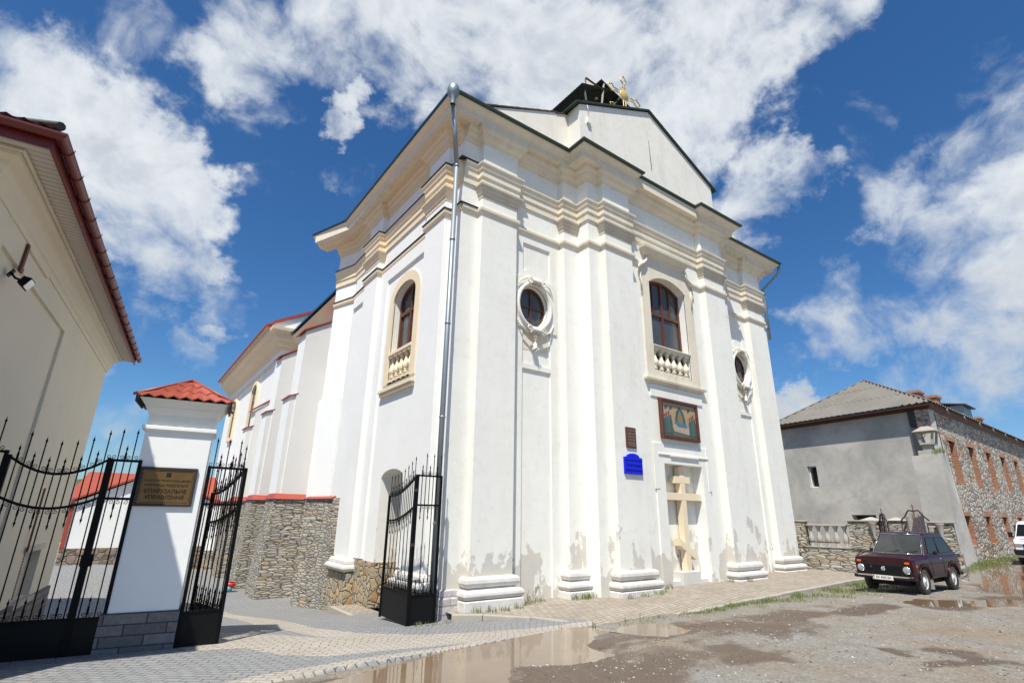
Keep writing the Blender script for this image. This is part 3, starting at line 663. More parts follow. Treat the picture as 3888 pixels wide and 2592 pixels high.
# capitals and bases on the pilasters
CAP = [(-.03, 7.88), (.012, 7.90), (.02, 8.00), (.05, 8.03), (.055, 8.09), (.09, 8.13), (.10, 8.19), (.13, 8.22), (.135, 8.265), (-.03, 8.266)]
TOR = [(-.05, -1.47), (.06, -1.46), (.105, -1.43), (.125, -1.37), (.115, -1.30), (.07, -1.262), (.01, -1.25), (-.05, -1.25)]
TO2 = [(-.05, -1.70), (.10, -1.69), (.17, -1.66), (.20, -1.60), (.19, -1.54), (.14, -1.505), (.07, -1.49), (.045, -1.465), (-.05, -1.465)]
PED = [(-.05, -2.25), (.20, -2.25), (.185, -1.70), (.16, -1.685), (-.05, -1.685)]
for (a, b, y0, y1) in PILF:
    path = [(a, y1-.01), (a, y0), (b, y0), (b, y1-.01)]
    m_ = MB(); m_.sweep(path, CAP); m_.build('capital', 'trimdark', church)
    m_ = MB(); m_.sweep(path, TOR); m_.sweep(path, TO2); m_.build('base_moulding', 'basewhite', church, bevel=.01)
    m_ = MB(); m_.sweep(path, PED); m_.build('pedestal', 'basewhite', church, bevel=.012)
for a, b in ((10.70, 11.82), (15.20, 16.35)):
    path = [(5.79, b), (5.56, b), (5.56, a), (5.79, a)]
    m_ = MB(); m_.sweep(path, CAP); m_.build('capital', 'cream', church)
    m_ = MB(); m_.sweep(path, [(p*.9, z+.02) for p, z in TOR]); m_.sweep(path, [(p, z+.12) for p, z in TO2]); m_.build('base_moulding', 'basewhite', church, bevel=.01)
# neck block at the front corner
m_ = MB(); m_.sweep([(5.76, 10.68), (5.76, 10.19), (6.2, 10.19)], [(-.05, -2.3), (.11, -2.3), (.10, -1.64), (.07, -1.62), (.07, -1.49), (-.05, -1.47)]); m_.build('corner_base', 'palebrick', church, bevel=.012)
# flagstone plinth on the side wall
m_ = MB(); m_ = None
for pa in ([(5.79, 18.0), (5.76, 16.6)], [(5.76, 15.06), (5.76, 13.86)], [(5.76, 12.47), (5.76, 11.96)]):
    m_ = MB(); m_.sweep(pa, [(-.05, -3.0), (.07, -3.0), (.06, -1.23), (-.05, -1.225)]); m_.build('stone_plinth', 'flagstone', church)
for a, b in ((10.70, 11.82), (15.20, 16.35)):
    m_ = MB(); m_.sweep([(5.79, b+.12), (5.56, b+.12), (5.56, a-.12), (5.79, a-.12)], [(-.2, -3.0), (.07, -3.0), (.06, -1.60), (-.2, -1.58)]); m_.build('stone_plinth', 'flagstone', church)
pbox('stone_plinth', 'flagstone', (5.69, 13.80, -3.0), (6.74, 13.849, -1.235))
pbox('stone_plinth', 'flagstone', (5.69, 13.8495, -3.0), (5.80, 13.95, -1.235))

# main cornice following its own, straighter line
GUT = [(4.32, 19.46), (4.98, 17.59), (4.95, 9.55), (8.95, 9.52), (8.94, 8.87), (11.60, 8.89), (11.60, 9.06), (14.50, 9.05), (14.50, 8.80), (16.98, 8.78), (16.98, 9.52), (21.15, 9.46), (21.15, 12)]
COR = [(-.75, 10.015), (-.30, 10.015), (-.26, 10.03), (-.25, 10.03), (-.245, 10.15), (-.19, 10.17), (-.17, 10.22), (-.10, 10.28), (-.06, 10.31), (-.05, 10.352), (-.75, 10.352)]
# front part starts at the mitred corner so that both runs meet edge to edge
fr = GUT[2:]
def twotone(path, prof, name, ma, mb_, test):
    f = MB(); f.sweep(path, prof); o = f.build(name, ma, church); o.data.materials.append(M[mb_])
    for p in o.data.polygons: p.material_index = 1 if test(p) else 0
    return o
side_face = lambda p: p.center.x < 5.9 and p.center.y > 9.9
CORS = [(-.75, 9.985), (-.36, 9.985), (-.345, 10.02), (-.31, 10.03), (-.29, 10.09), (-.235, 10.10), (-.22, 10.15), (-.13, 10.20), (-.08, 10.27), (-.03, 10.31), (-.015, 10.352), (-.75, 10.352)]
m_ = MB(); m_.sweep(GUT[:4], CORS, drop=(0, 1)); m_.build('cornice', 'cream', church)
m_ = MB(); m_.sweep([GUT[1]]+fr, COR, drop=(1, 0)); m_.build('cornice', 'trim', church)
twotone(GUT, [(-.5, 10.356), (-.0, 10.356), (.03, 10.38), (.03, 10.43), (-.03, 10.46), (-.5, 10.50)], 'eaves_gutter', 'green', 'bluegreen', side_face)
# soffit filler between corona and wall on the wide overhangs
m_ = MB(); m_.prism([(4.4, 19.3), (5.1, 17.5), (5.1, 9.75), (9.1, 9.75), (9.1, 9.1), (16.8, 9.1), (16.8, 9.75), (21.0, 9.75), (21.0, 19.5)][::-1], 10.02, 10.351); m_.build('cornice_core', 'trim', church)

# attic wall, pediment and roofs
m_ = MB(); m_.slab([(5.9, 10.3), (20.4, 10.3), (20.4, 10.62), (16.9, 12.40), (9.4, 12.48), (8.77, 12.21), (6.88, 11.31), (5.9, 10.85)], (0, 10.2, 0), **FY, d=.45); m_.build('attic_wall', 'aged', church)
m_ = MB(); m_.slab([(9.57, 10.3), (16.70, 10.3), (16.70, 12.42), (13.08, 14.14), (9.57, 12.56)], (0, 9.65, 0), **FY, d=1.0); m_.build('pediment', 'pedplaster', church)
m_ = MB(); m_.slab([(9.36, 12.50), (13.07, 14.17), (16.96, 12.32), (16.96, 12.36), (13.07, 14.22), (9.36, 12.55)], (0, 9.56, 0), **FY, d=1.9); m_.build('pediment_roof', 'green', church)
m_ = MB()
for (a, b) in (((4.95, 10.42), (13.136, 13.98)), ((21.3, 10.42), (13.136, 13.98))):
    m_.hexa([(a[0], 10.3, a[1]), (b[0], 10.3, b[1]), (b[0], 19.4, b[1]), (a[0], 19.4, a[1]), (a[0], 10.3, a[1]+.05), (b[0], 10.3, b[1]+.05), (b[0], 19.4, b[1]+.05), (a[0], 19.4, a[1]+.05)])
m_.build('main_roof', 'green', church)
m_ = MB(); m_.slab([(5.2, 10.4), (21, 10.4), (13.136, 13.9)], (0, 19.3, 0), **FY, d=.2); m_.build('rear_gable', 'white', church)
m_ = MB(); m_.sweep([(5.85, 10.24), (5.95, 10.24), (9.5, 10.24)][1:], [(0, 0), (.0, 0), (0, .0)]) if False else None
m_ = MB()
for i in range(26):
    t = i/26; x = 5.95+t*3.5; z = 10.90+(x-5.95)*.453+(.04 if x < 9 else 0)
    m_.hexa([(x, 10.165, z-.02), (x+.136, 10.165, z+.04), (x+.136, 10.3, z+.04), (x, 10.3, z-.02), (x, 10.165, z+.02+(i%3)*.006), (x+.136, 10.165, z+.08+(i%2)*.008), (x+.136, 10.3, z+.08), (x, 10.3, z+.02)])
m_.build('coping', 'darkwood', church)
# makeshift hood over the ridge
hood = MB()
def sheet(m_, x0, z0, x1, z1, y0, y1, n=22, amp=.022, th=.012):
    k = n*4; vs = []
    for i in range(k+1):
        y = y0+(y1-y0)*i/k; w_ = amp*math.cos(2*math.pi*n*i/k)
        vs += [(x0, y, z0+w_), (x1, y, z1+w_), (x1, y, z1+w_+th), (x0, y, z0+w_+th)]
    fs = []
    for i in range(k):
        for j in range(4): fs.append((i*4+j, i*4+(j+1) % 4, (i+1)*4+(j+1) % 4, (i+1)*4+j))
    fs += [(0, 1, 2, 3), (k*4+3, k*4+2, k*4+1, k*4)]
    m_.add(vs, fs)
sheet(hood, 11.05, 15.34, 12.75, 16.02, 10.98, 13.1)
sheet(hood, 12.15, 16.22, 14.2, 15.66, 11.0, 13.0)
hood.build('hood_roof', 'dark', church)
m_ = MB(); sheet(m_, 9.9, 12.95, 12.0, 15.0, 12.0, 13.4); m_.hexa([(10.0, 12.9, 12.7), (14.6, 12.9, 13.3), (14.6, 13.0, 13.3), (10.0, 13.0, 12.7), (11.2, 12.9, 15.6), (14.0, 12.9, 15.7), (14.0, 13.0, 15.7), (11.2, 13.0, 15.6)])
m_.build('hood_shade_fill', 'dark', church)  # dark boarding added so the space under the hood reads as dark
m_ = MB()
for a, b, r in (((11.3, 11.1, 15.35), (11.6, 11.1, 13.3), .05), ((12.35, 11.05, 16.15), (12.0, 11.1, 13.6), .05), ((14.0, 11.05, 15.6), (13.9, 11.1, 13.7), .05), ((11.2, 11.05, 14.7), (13.9, 11.05, 14.9), .045), ((11.9, 11.0, 14.1), (13.2, 11.0, 15.9), .04), ((12.6, 11.0, 14.5), (13.9, 11.0, 15.65), .04)): m_.tube([a, b], r, 4, False)
m_.build('hood_timber', 'dark', church)  # timbers coloured near black, standing in for shade in the hood's void
m_ = MB(); m_.tube([(11.33, 11.05, 15.44), (11.33, 11.05, 15.76)], .04, 4, False); m_.tube([(11.30, 11.0, 15.77), (12.3, 11.05, 15.80)], .045, 4, False); m_.build('hood_timber', 'redwood', church)
m_ = MB(); m_.box((11.75, 10.92, 14.98), (11.83, 11.0, 15.06)); m_.build('hood_timber', 'redwood', church)
# rust stain bracket and small fittings on the pediment
m_ = MB(); m_.tube([(13.0-.02, 9.645, 12.83), (13.0, 9.64, 12.2), (13.03, 9.645, 11.6)], .012, 5); m_.build('rusty_rod', 'redwood', church)
m_ = MB(); m_.tube([(9.86, 9.58, 12.62), (9.95, 9.6, 12.35)], .012, 5); m_.box((9.85, 9.56, 11.95), (9.98, 9.66, 12.16)); m_.build('wall_bracket', 'white', church)

# gilt cross on the pediment
gc = empty('gilt_cross', 'openwork gold cross with a round sun disc at its centre on the church roof', 'cross', (13.28, 10.85, 14.2))
cz = 1.78
def trefoil(m_, bx, bz, dx, dz):      # outline of an arm end in the xz plane
    px, pz_ = -dz, dx; pts = []
    for s, t in ((.34, .07), (.60, .06), (.66, .16), (.76, .18), (.80, .11), (.86, .10), (.92, .05), (.95, 0), (.92, -.05), (.86, -.10), (.80, -.11), (.76, -.18), (.66, -.16), (.60, -.06), (.34, -.07)):
        pts.append((bx+dx*s+px*t, 0, bz+dz*s+pz_*t))
    m_.tube(pts, .024, 5)
    for k in range(3): m_.tube([(bx+dx*(.34+.09*k)+px*.06, 0, bz+dz*(.34+.09*k)+pz_*.06), (bx+dx*(.43+.09*k)-px*.06, 0, bz+dz*(.43+.09*k)-pz_*.06)], .008, 4)
m_ = MB()
for dx, dz in ((1, 0), (-1, 0), (0, 1)): trefoil(m_, 0, cz, dx, dz)
m_.tube([(-.07, 0, 0), (-.07, 0, cz-.3)], .022, 5); m_.tube([(.07, 0, 0), (.07, 0, cz-.3)], .022, 5)
trefoil(m_, -.15, cz-.95, -.75, .1); m_.build('tracery', 'gold', gc)
m_ = MB(); m_.lathe([(0.001, -.02), (.23, -.015), (.24, 0), (.23, .015), (.001, .02)], (0, 0, cz), 28, (0, 1, 0)); m_.build('sun_disc', 'gold', gc)
m_ = MB()
for k in range(28):
    a = 2*math.pi*k/28; r1 = .42 if k % 2 else .36; c, s_2 = math.cos(a), math.sin(a)
    m_.add([(c*.2-s_2*.014, 0, cz+s_2*.2+c*.014), (c*.2+s_2*.014, 0, cz+s_2*.2-c*.014), (c*r1, 0, cz+s_2*r1), (c*.2, .02, cz+s_2*.2)], [(0, 1, 2), (0, 2, 3), (1, 3, 2), (0, 3, 1)])
m_.build('rays', 'gold', gc)

# oval windows
def oval_window(cx):
    fl = 1 if cx < XC else -1
    w_ = MB(); w_.slab(oval(cx, 5.33, .50, .58), (0, 10.36, 0), **FY, d=.03); wd = w_.build('oval_window', 'glass', church)
    f = MB(); n = 40
    o1, o2 = oval(cx, 5.33, .50, .58, n), oval(cx, 5.33, .435, .515, n)
    vs = [(a, 10.31, b) for a, b in o1]+[(a, 10.31, b) for a, b in o2]+[(a, 10.36, b) for a, b in o1]+[(a, 10.36, b) for a, b in o2]
    f.add(vs, [(i, (i+1) % n, (i+1) % n+n, i+n) for i in range(n)]+[(i+n, (i+1) % n+n, (i+1) % n+3*n, i+3*n) for i in range(n)])
    f.box((cx-.02, 10.32, 4.82), (cx+.02, 10.357, 5.84)); f.box((cx-.44, 10.319, 5.31), (cx+.44, 10.356, 5.35)); f.build('frame', 'frame', wd)
    # cream plate
    p = MB(); P0 = [(cx-.64, 4.55), (cx+.64, 4.55), (cx+.9, 4.95), (cx+.92, 6.14), (cx-.64, 6.14)] if fl == 1 else [(cx-.9, 4.95), (cx-.6, 4.55), (cx+.64, 4.55), (cx+.64, 6.14), (cx-.92, 6.14)]
    hb = oval(cx, 5.33, .56, .64, n); pl = []
    ang = lambda q: math.atan2(q[1]-5.33, q[0]-cx)
    outer = []
    for a, b in hb:      # plate ring: project each hole point outward onto the box
        dx, dz = a-cx, b-5.33; xm = .80 if fl*dx > 0 else .58; zt = .81; zb_ = .66
        k = min(xm/abs(dx) if abs(dx) > 1e-6 else 9, (zt if dz > 0 else zb_)/abs(dz) if abs(dz) > 1e-6 else 9); outer.append((cx+dx*k, 5.33+dz*k))
    vs = [(a, 10.155, b) for a, b in outer]+[(a, 10.155, b) for a, b in hb]+[(a, 10.2, b) for a, b in outer]+[(a, 10.2, b) for a, b in hb]
    p.add(vs, [(i, (i+1) % n, (i+1) % n+n, i+n) for i in range(n)]+[(i, i+2*n, (i+1) % n+2*n, (i+1) % n) for i in range(n)]+[(i+n, (i+1) % n+n, (i+1) % n+3*n, i+3*n) for i in range(n)])
    p.build('plate', 'stucco', wd)
    # ring moulding
    r_ = MB(); k = 48; prof = [(.505, 10.20), (.515, 10.11), (.55, 10.08), (.60, 10.10), (.615, 10.16)]
    vs = []
    for i in range(k):
        a = 2*math.pi*i/k
        for rr, yy in prof: vs.append((cx+rr*math.cos(a), yy, 5.33+(rr+.09)*math.sin(a)))
    q = len(prof); r_.add(vs, [(i*q+j, i*q+j+1, ((i+1) % k)*q+j+1, ((i+1) % k)*q+j) for i in range(k) for j in range(q-1)], True); r_.build('ring', 'stucco', wd)
    # scrollwork above and below, each a bound bundle between two curls
    for sg, zz in ((1, 5.33+.69), (-1, 5.33-.72)):
        s_ = MB()
        for sx in (1, -1):
            pts = []; rr = []
            for i in range(26):
                a = i/25*R(540); r0 = .105*(1-i/30); pts.append((cx+sx*(.235)+sx*r0*math.cos(a+R(90)), 10.04-.02*i/25, zz-sg*.02+sg*r0*math.sin(a+R(90)))); rr.append(.024*(1-i/60))
            s_.tube(pts, .03, 6, rr=rr)
            s_.tube([(cx+sx*.25, 10.08, zz+sg*.08), (cx+sx*.5, 10.10, zz-sg*.06), (cx+sx*.66, 10.13, zz-sg*.32)], .03, 6, rr=[.028, .022, .008])
        for i in range(7): s_.tube([(cx-.15+.05*i, 10.09, zz-.10), (cx-.15+.05*i, 10.015, zz), (cx-.15+.05*i, 10.09, zz+.10)], .024, 6)
        s_.build('scroll', 'stucco', wd)
    if True:
        s_ = MB(); s_.lathe([(.001, .055), (.05, .03), (.055, 0), (.04, -.05), (.02, -.06)], (cx, 10.11, 4.46), 10); s_.lathe([(.02, .03), (.032, 0), (.02, -.03)], (cx, 10.11, 4.36), 8)
        s_.lathe([(.02, .06), (.055, 0), (.05, -.08), (.09, -.14), (.05, -.15)], (cx, 10.12, 4.25), 9)
        for sx in (1, -1, 0): s_.tube([(cx+sx*.02, 10.08, 4.14), (cx+sx*.08, 10.06, 4.08), (cx+sx*.13, 10.10, 4.10)] if sx else [(cx, 10.08, 4.14), (cx, 10.05, 4.06), (cx, 10.10, 4.02)], .025, 6, rr=[.02, .032, .01])
        s_.build('pendant', 'stucco', wd)
        s_ = MB(); s_.box((cx-.34, 10.228, 4.09), (cx+.5, 10.24, 4.75)); s_.build('render_patch', 'trim', wd)
        s_ = MB(); s_.slab([(cx-.36, 6.10)]+[(cx+.06-.44*math.cos(R(180*i/14)), 6.14+.34*math.sin(R(180*i/14))) for i in range(15)]+[(cx+.5, 6.10)], (0, 10.215, 0), **FY, d=.03); s_.build('blind_arch', 'white', wd)
oval_window(8.13); oval_window(2*XC-8.13)
def baluster(m_, c, h, r):
    m_.box((c[0]-r*.85, c[1]-r*.85, c[2]), (c[0]+r*.85, c[1]+r*.85, c[2]+h*.09)); m_.box((c[0]-r*.8, c[1]-r*.8, c[2]+h*.92), (c[0]+r*.8, c[1]+r*.8, c[2]+h))
    m_.lathe([(r*.5, .09*h), (r*.45, .16*h), (r*.72, .18*h), (r*.72, .21*h), (r*.4, .24*h), (r*.85, .33*h), (r*1.0, .41*h), (r*.92, .50*h), (r*.55, .62*h), (r*.38, .74*h), (r*.42, .82*h), (r*.65, .85*h), (r*.65, .88*h), (r*.5, .92*h)], c, 14)

# middle window with balustrade
cw = MB(); cw.slab([(x, z) for x, z in CW], (0, 9.82, 0), **FY, d=.03); cwin = cw.build('window', 'glass', church)
f = MB(); f.box((12.20, 9.770, 4.06), (12.28, 9.818, 7.05)); f.box((13.93, 9.770, 4.06), (14.01, 9.818, 7.05)); f.box((13.07, 9.765, 4.06), (13.15, 9.817, 7.28)); f.box((12.28, 9.768, 6.06), (13.93, 9.816, 6.15)); f.box((12.66, 9.772, 6.15), (12.70, 9.815, 7.2)); f.box((13.5, 9.772, 6.15), (13.54, 9.815, 7.2))
for i in range(2, 12): a, b = CW[i], CW[(i+1) % len(CW)]; f.hexa([(a[0], 9.770, a[1]-.09), (b[0], 9.770, b[1]-.09), (b[0], 9.819, b[1]-.09), (a[0], 9.819, a[1]-.09), (a[0], 9.770, a[1]), (b[0], 9.770, b[1]), (b[0], 9.819, b[1]), (a[0], 9.819, a[1])])
f.build('frame', 'frame', cwin)
for i in range(6): f = MB(); baluster(f, (12.36+.30*i, 9.62, 4.08), .76, .125); f.build('baluster', 'trim', cwin)
f = MB(); f.box((12.2, 9.5, 4.84), (14.01, 9.74, 4.90)); f.box((12.2, 9.47, 4.901), (14.01, 9.755, 4.94)); f.build('handrail', 'trim', cwin, bevel=.008)
f = MB(); f.sweep([(11.84, 9.56), (11.84, 9.53), (14.43, 9.53), (14.43, 9.56)], [(-.02, 3.70), (.05, 3.70), (.07, 3.76), (.13, 3.78), (.14, 3.84), (-.02, 3.86)]); f.build('sill', 'trim', cwin)
for a, b in ((11.84, 12.19), (14.02, 14.40)): f = MB(); f.box((a, 9.485, 3.86), (b, 9.55, 7.0)); f.build('surround', 'trim', cwin)
f = MB(); f.box((12.19, 9.487, 3.86), (14.02, 9.55, 4.058)); f.build('surround', 'trim', cwin)
hd_ = [(11.78, 7.0), (11.72, 7.25), (11.78, 7.46), (11.98, 7.62), (12.10, 7.84), (13.95, 7.84), (14.06, 7.62), (14.24, 7.50), (14.48, 7.36), (14.52, 7.0)]
f = MB(); f.slab(hd_ + [(x, z+.0) for x, z in CW[2:13]][:0] + [(14.021, 7.0)] + [(x, z+.002) for x, z in CW[3:12]] + [(12.189, 7.0)], (0, 9.484, 0), **FY, d=.07); f.build('hood_panel', 'trim', cwin)
f = MB()
for s in (1, -1):
    X = lambda x: x if s == 1 else 26.12-x
    f.tube([(X(12.12), 9.44, 7.86), (X(12.05), 9.42, 7.66), (X(11.90), 9.41, 7.52), (X(11.74), 9.42, 7.42), (X(11.68), 9.44, 7.28)], .05, 6, rr=[.03, .045, .055, .06, .035])
    f.tube([(X(11.80), 9.46, 6.55), (X(11.78), 9.45, 6.9), (X(11.80), 9.46, 7.2)], .03, 6)
f.build('hood_scroll', 'trim', cwin)
f = MB(); f.sweep([(12.12, 9.56), (12.12, 9.53), (13.93, 9.53), (13.93, 9.56)], [(-.02, 7.82), (.05, 7.82), (.07, 7.90), (.14, 7.93), (.20, 8.02), (.26, 8.06), (.27, 8.14), (-.02, 8.18)]); f.build('hood_cornice', 'trim', cwin)
# lower field: raised border strips round picture and niche
def strip(a, b, name='panel_border', m='white'): f = MB(); f.box(a, b); return f.build(name, m, church, bevel=.006)
strip((11.90, 9.50, -1.99), (12.299, 9.54, 1.985)); strip((14.061, 9.50, -1.99), (14.40, 9.54, 1.985)); strip((12.2995, 9.502, 1.425), (14.0605, 9.54, 1.985))
strip((11.92, 9.497, 3.32), (14.40, 9.54, 3.69)); strip((11.84, 9.488, .72), (12.04, 9.51, 1.98)); strip((14.3, 9.488, .72), (14.44, 9.51, 1.98))
strip((12.06, 9.47, 1.66), (12.58, 9.52, 1.70)); strip((12.57, 9.45, 1.63), (13.87, 9.52, 1.69)); strip((13.86, 9.47, 1.66), (14.39, 9.52, 1.70))
strip((12.80, 9.56, -1.99), (13.62, 9.861, -1.42), 'niche_step', 'basewhite'); strip((12.301, 9.64, -1.99), (12.799, 9.861, -1.64), 'niche_step', 'basewhite'); strip((13.621, 9.64, -1.99), (14.059, 9.861, -1.64), 'niche_step', 'basewhite')
# side window
sw = MB(); sw.slab(SW, (6.015, 0, 0), (0, 1, 0), (0, 0, 1), (1, 0, 0), .04); swin = sw.build('window', 'glass', church)
f = MB(); f.box((5.955, 12.52, 3.5), (6.014, 12.62, 6.1)); f.box((5.955, 13.92, 3.5), (6.014, 14.02, 6.1)); f.box((5.950, 13.2, 3.5), (6.013, 13.29, 6.5)); f.box((5.953, 12.62, 5.62), (6.012, 13.92, 5.72)); f.build('frame', 'frame', swin)
f = MB()
for i in range(2, 16): a, b = SW[i], SW[(i+1) % len(SW)]; f.hexa([(5.955, a[0], a[1]-.10), (5.955, b[0], b[1]-.10), (6.014, b[0], b[1]-.10), (6.014, a[0], a[1]-.10), (5.955, a[0], a[1]), (5.955, b[0], b[1]), (6.014, b[0], b[1]), (6.014, a[0], a[1])])
f.build('frame_arch', 'frame', swin)
SO = [(12.24, 3.5), (14.30, 3.5), (14.30, 6.05)] + [(13.27+1.03*math.cos(R(180*i/14)), 6.05+.76*math.sin(R(180*i/14))) for i in range(1, 14)] + [(12.24, 6.05)]
f = MB(); n = len(SW); vs = [(5.715, a, b) for a, b in SO]+[(5.715, a, b) for a, b in SW]+[(5.78, a, b) for a, b in SO]+[(5.78, a, b) for a, b in SW]
f.add(vs, [(i, (i+1) % n, (i+1) % n+n, i+n) for i in range(1, n)]+[(i, i+2*n, (i+1) % n+2*n, (i+1) % n) for i in range(n)]+[(i+n, (i+1) % n+n, (i+1) % n+3*n, i+3*n) for i in range(n)]); f.build('surround', 'cream', swin)
f = MB(); f.box((5.77, 12.521, 3.5), (6.014, 14.019, 3.52)); f.build('surround_floor', 'cream', swin)
for i in range(5): f = MB(); baluster(f, (5.83, 12.67+.30*i, 3.54), .80, .13); f.build('baluster', 'cream', swin)
f = MB(); f.box((5.70, 12.52, 4.34), (5.95, 14.02, 4.44)); f.build('handrail', 'cream', swin, bevel=.012)
f = MB(); f.box((5.62, 12.18, 3.26), (5.80, 14.38, 3.36)); f.box((5.66, 12.22, 3.16), (5.80, 14.34, 3.259)); f.build('sill', 'cream', swin, bevel=.01)

# downpipe at the corner
pipe = empty('downpipe', 'long zinc downpipe with bent neck at the church corner', 'downpipe', (0, 0, 0))
m_ = MB(); m_.tube([(5.47, 10.06, 8.55), (5.46, 10.05, -1.9)], .062, 14); 
m_.tube([(5.03, 9.62, 10.12), (5.03, 9.62, 9.98), (5.47, 10.06, 8.56)][1:], .062, 14); m_.build('pipe', 'zinc', pipe)
for z in (8.55, 6.4, 4.2, 2.0, -.2): m_ = MB(); m_.lathe([(.063, -.03), (.072, -.02), (.072, .02), (.063, .03)], (5.465, 10.055, z), 14); m_.build('collar', 'zinc', pipe)
m_ = MB(); m_.lathe([(.062, -.30), (.07, -.12), (.12, -.02), (.155, .04), (.16, .16), (.13, .27), (.07, .33), (.001, .35)], (4.99, 9.58, 10.22), 18); m_.build('rain_head', 'zinc', pipe)
pr = empty('downpipe', 'short bent downpipe under the gutter at the right end of the church', 'downpipe', (0, 0, 0))
m_ = MB(); m_.tube([(21.15, 9.55, 10.35), (21.15, 9.6, 10.05), (21.12, 9.65, 9.95), (20.6, 10.1, 9.25), (20.58, 10.12, 7)], .06, 10); m_.build('pipe', 'zinc', pr)

# objects on the front
cr = empty('orthodox_cross', 'cream three barred cross standing in the niche of the church front', 'cross', (13.2, 9.7, -1.42))
m_ = MB(); m_.box((-.105, -.09, 0), (.105, .09, 2.80)); m_.build('upright', 'cream', cr, bevel=.004)
m_ = MB(); m_.box((-.36, -.093, 2.34), (.36, .093, 2.53)); m_.build('crossbar', 'cream', cr, bevel=.004)
m_ = MB(); m_.box((-.84, -.093, 1.87), (.84, .093, 2.07)); m_.build('crossbar', 'cream', cr, bevel=.004)
m_ = MB(); m_.slab([(-.33, .66), (.33, .28), (.33, .48), (-.33, .86)], (0, -.093, 0), **FY, d=.186); m_.build('footbar', 'cream', cr, bevel=.004)
pc = empty('framed_icon', 'framed religious painting of robed figures round a bier above the cross niche', 'picture', (13.11, 9.49, 2.71))
m_ = MB(); m_.box((-.80, -.03, -.50), (.80, .02, .49)); m_.build('panel', simple('icon ochre ground', (.40, .27, .16), .5, 0, .25, 3), pc)
m_ = MB(); m_.box((-.88, -.09, .49), (.88, .03, .58)); m_.box((-.88, -.09, -.58), (.88, .03, -.48)); m_.box((-.88, -.088, -.48), (-.79, .03, .49)); m_.box((.79, -.088, -.48), (.88, .03, .49)); m_.build('frame', 'brownframe', pc, bevel=.015)
def fl(pts, name, c, off): m_ = MB(); m_.slab(pts, (0, -.030-off, 0), **FY, d=off*.98+.0005); return m_.build(name, simple('icon '+name+str(off), c, .5, 0, .25, 9, 0), pc)
fl([(-.78, -.48), (.78, -.48), (.78, -.30), (-.78, -.24)], 'foreground', (.10, .13, .09), .002)
fl([(-.20, -.25)]+[(-.20+.0*i, 0) for i in range(0)]+[(-.21, .05), (-.14, .26), (.03, .42), (.19, .26), (.27, .05), (.28, -.22)], 'mandorla', (.05, .105, .09), .004)
fl([(-.12, -.2), (-.10, .08), (.03, .32), (.16, .08), (.18, -.2)], 'inner_mandorla', (.12, .20, .12), .005)
fl([(-.05, -.2), (-.05, .1), (.03, .26), (.11, .1), (.11, -.2)], 'robe', (.33, .15, .05), .006)
fl([(-.34, -.12), (.42, -.16), (.46, -.40), (-.30, -.34)], 'bier', (.42, .32, .25), .007)
fl([(-.26, -.08), (-.1, -.05), (.32, -.10), (.34, -.2), (-.1, -.2)], 'shroud', (.08, .17, .24), .008)
for s, xs_ in ((1, (-.68, -.60, -.50, -.42)), (-1, (.48, .57, .65, .72))):
    for k, x in enumerate(xs_):
        h = .02+.05*((k*7) % 3); fl([(x-.06, -.42), (x-.055, h-.06), (x, h+.03), (x+.055, h-.06), (x+.06, -.42)], 'robed_figure', ((.05, .10, .10), (.06, .12, .10), (.09, .12, .13), (.07, .10, .08))[k], .009+.001*k)
        fl(oval(x, h+.07, .035, .05, 10), 'head', (.20, .09, .05), .010+.001*k)
for x in (-.62, -.40, .45): fl([(x-.07, .28), (x+.06, .31), (x+.08, .40), (x-.04, .38)], 'rooftop', (.05, .10, .09), .004)
dp = empty('dark_plaque', 'small dark brown carved plaque above the blue sign on a church pilaster', 'plaque', (10.73, 9.32, 1.97))
m_ = MB(); m_.box((-.19, -.035, -.27), (.19, .01, .27)); m_.build('board', 'brownframe', dp, bevel=.008)
for z in (.19, .10, .02, -.06, -.14, -.20): text('ІІ ІІІІ ІІ ІІІ', .05, (0, -.0365, z), (R(90), 0, 0), 'plate' if False else 'kerb', dp, ext=.0005)
bs = empty('blue_sign', 'bright blue arched enamel sign with dark lettering on a church pilaster', 'sign', (10.75, 9.32, 1.26))
bp = [(-.34, -.23), (.34, -.23), (.34, .20), (.24, .20)] + [(.24*math.cos(R(180*i/12)), .20+.10*math.sin(R(180*i/12))) for i in range(1, 12)] + [(-.24, .20), (-.34, .20)]
m_ = MB(); m_.slab(bp, (0, -.05, 0), **FY, d=.055); m_.build('board', 'blue', bs, bevel=.004)
text('Українська Православна Церква', .043, (0, -.0525, .115), (R(90), 0, 0), 'inkblue', bs); text('Храм Успіння', .085, (0, -.0525, -.01), (R(90), 0, 0), 'inkblue', bs)
text('Пресвятої Богородиці', .062, (0, -.0525, -.135), (R(90), 0, 0), 'inkblue', bs); text('†', .08, (0, -.0525, .22), (R(90), 0, 0), 'inkblue', bs)

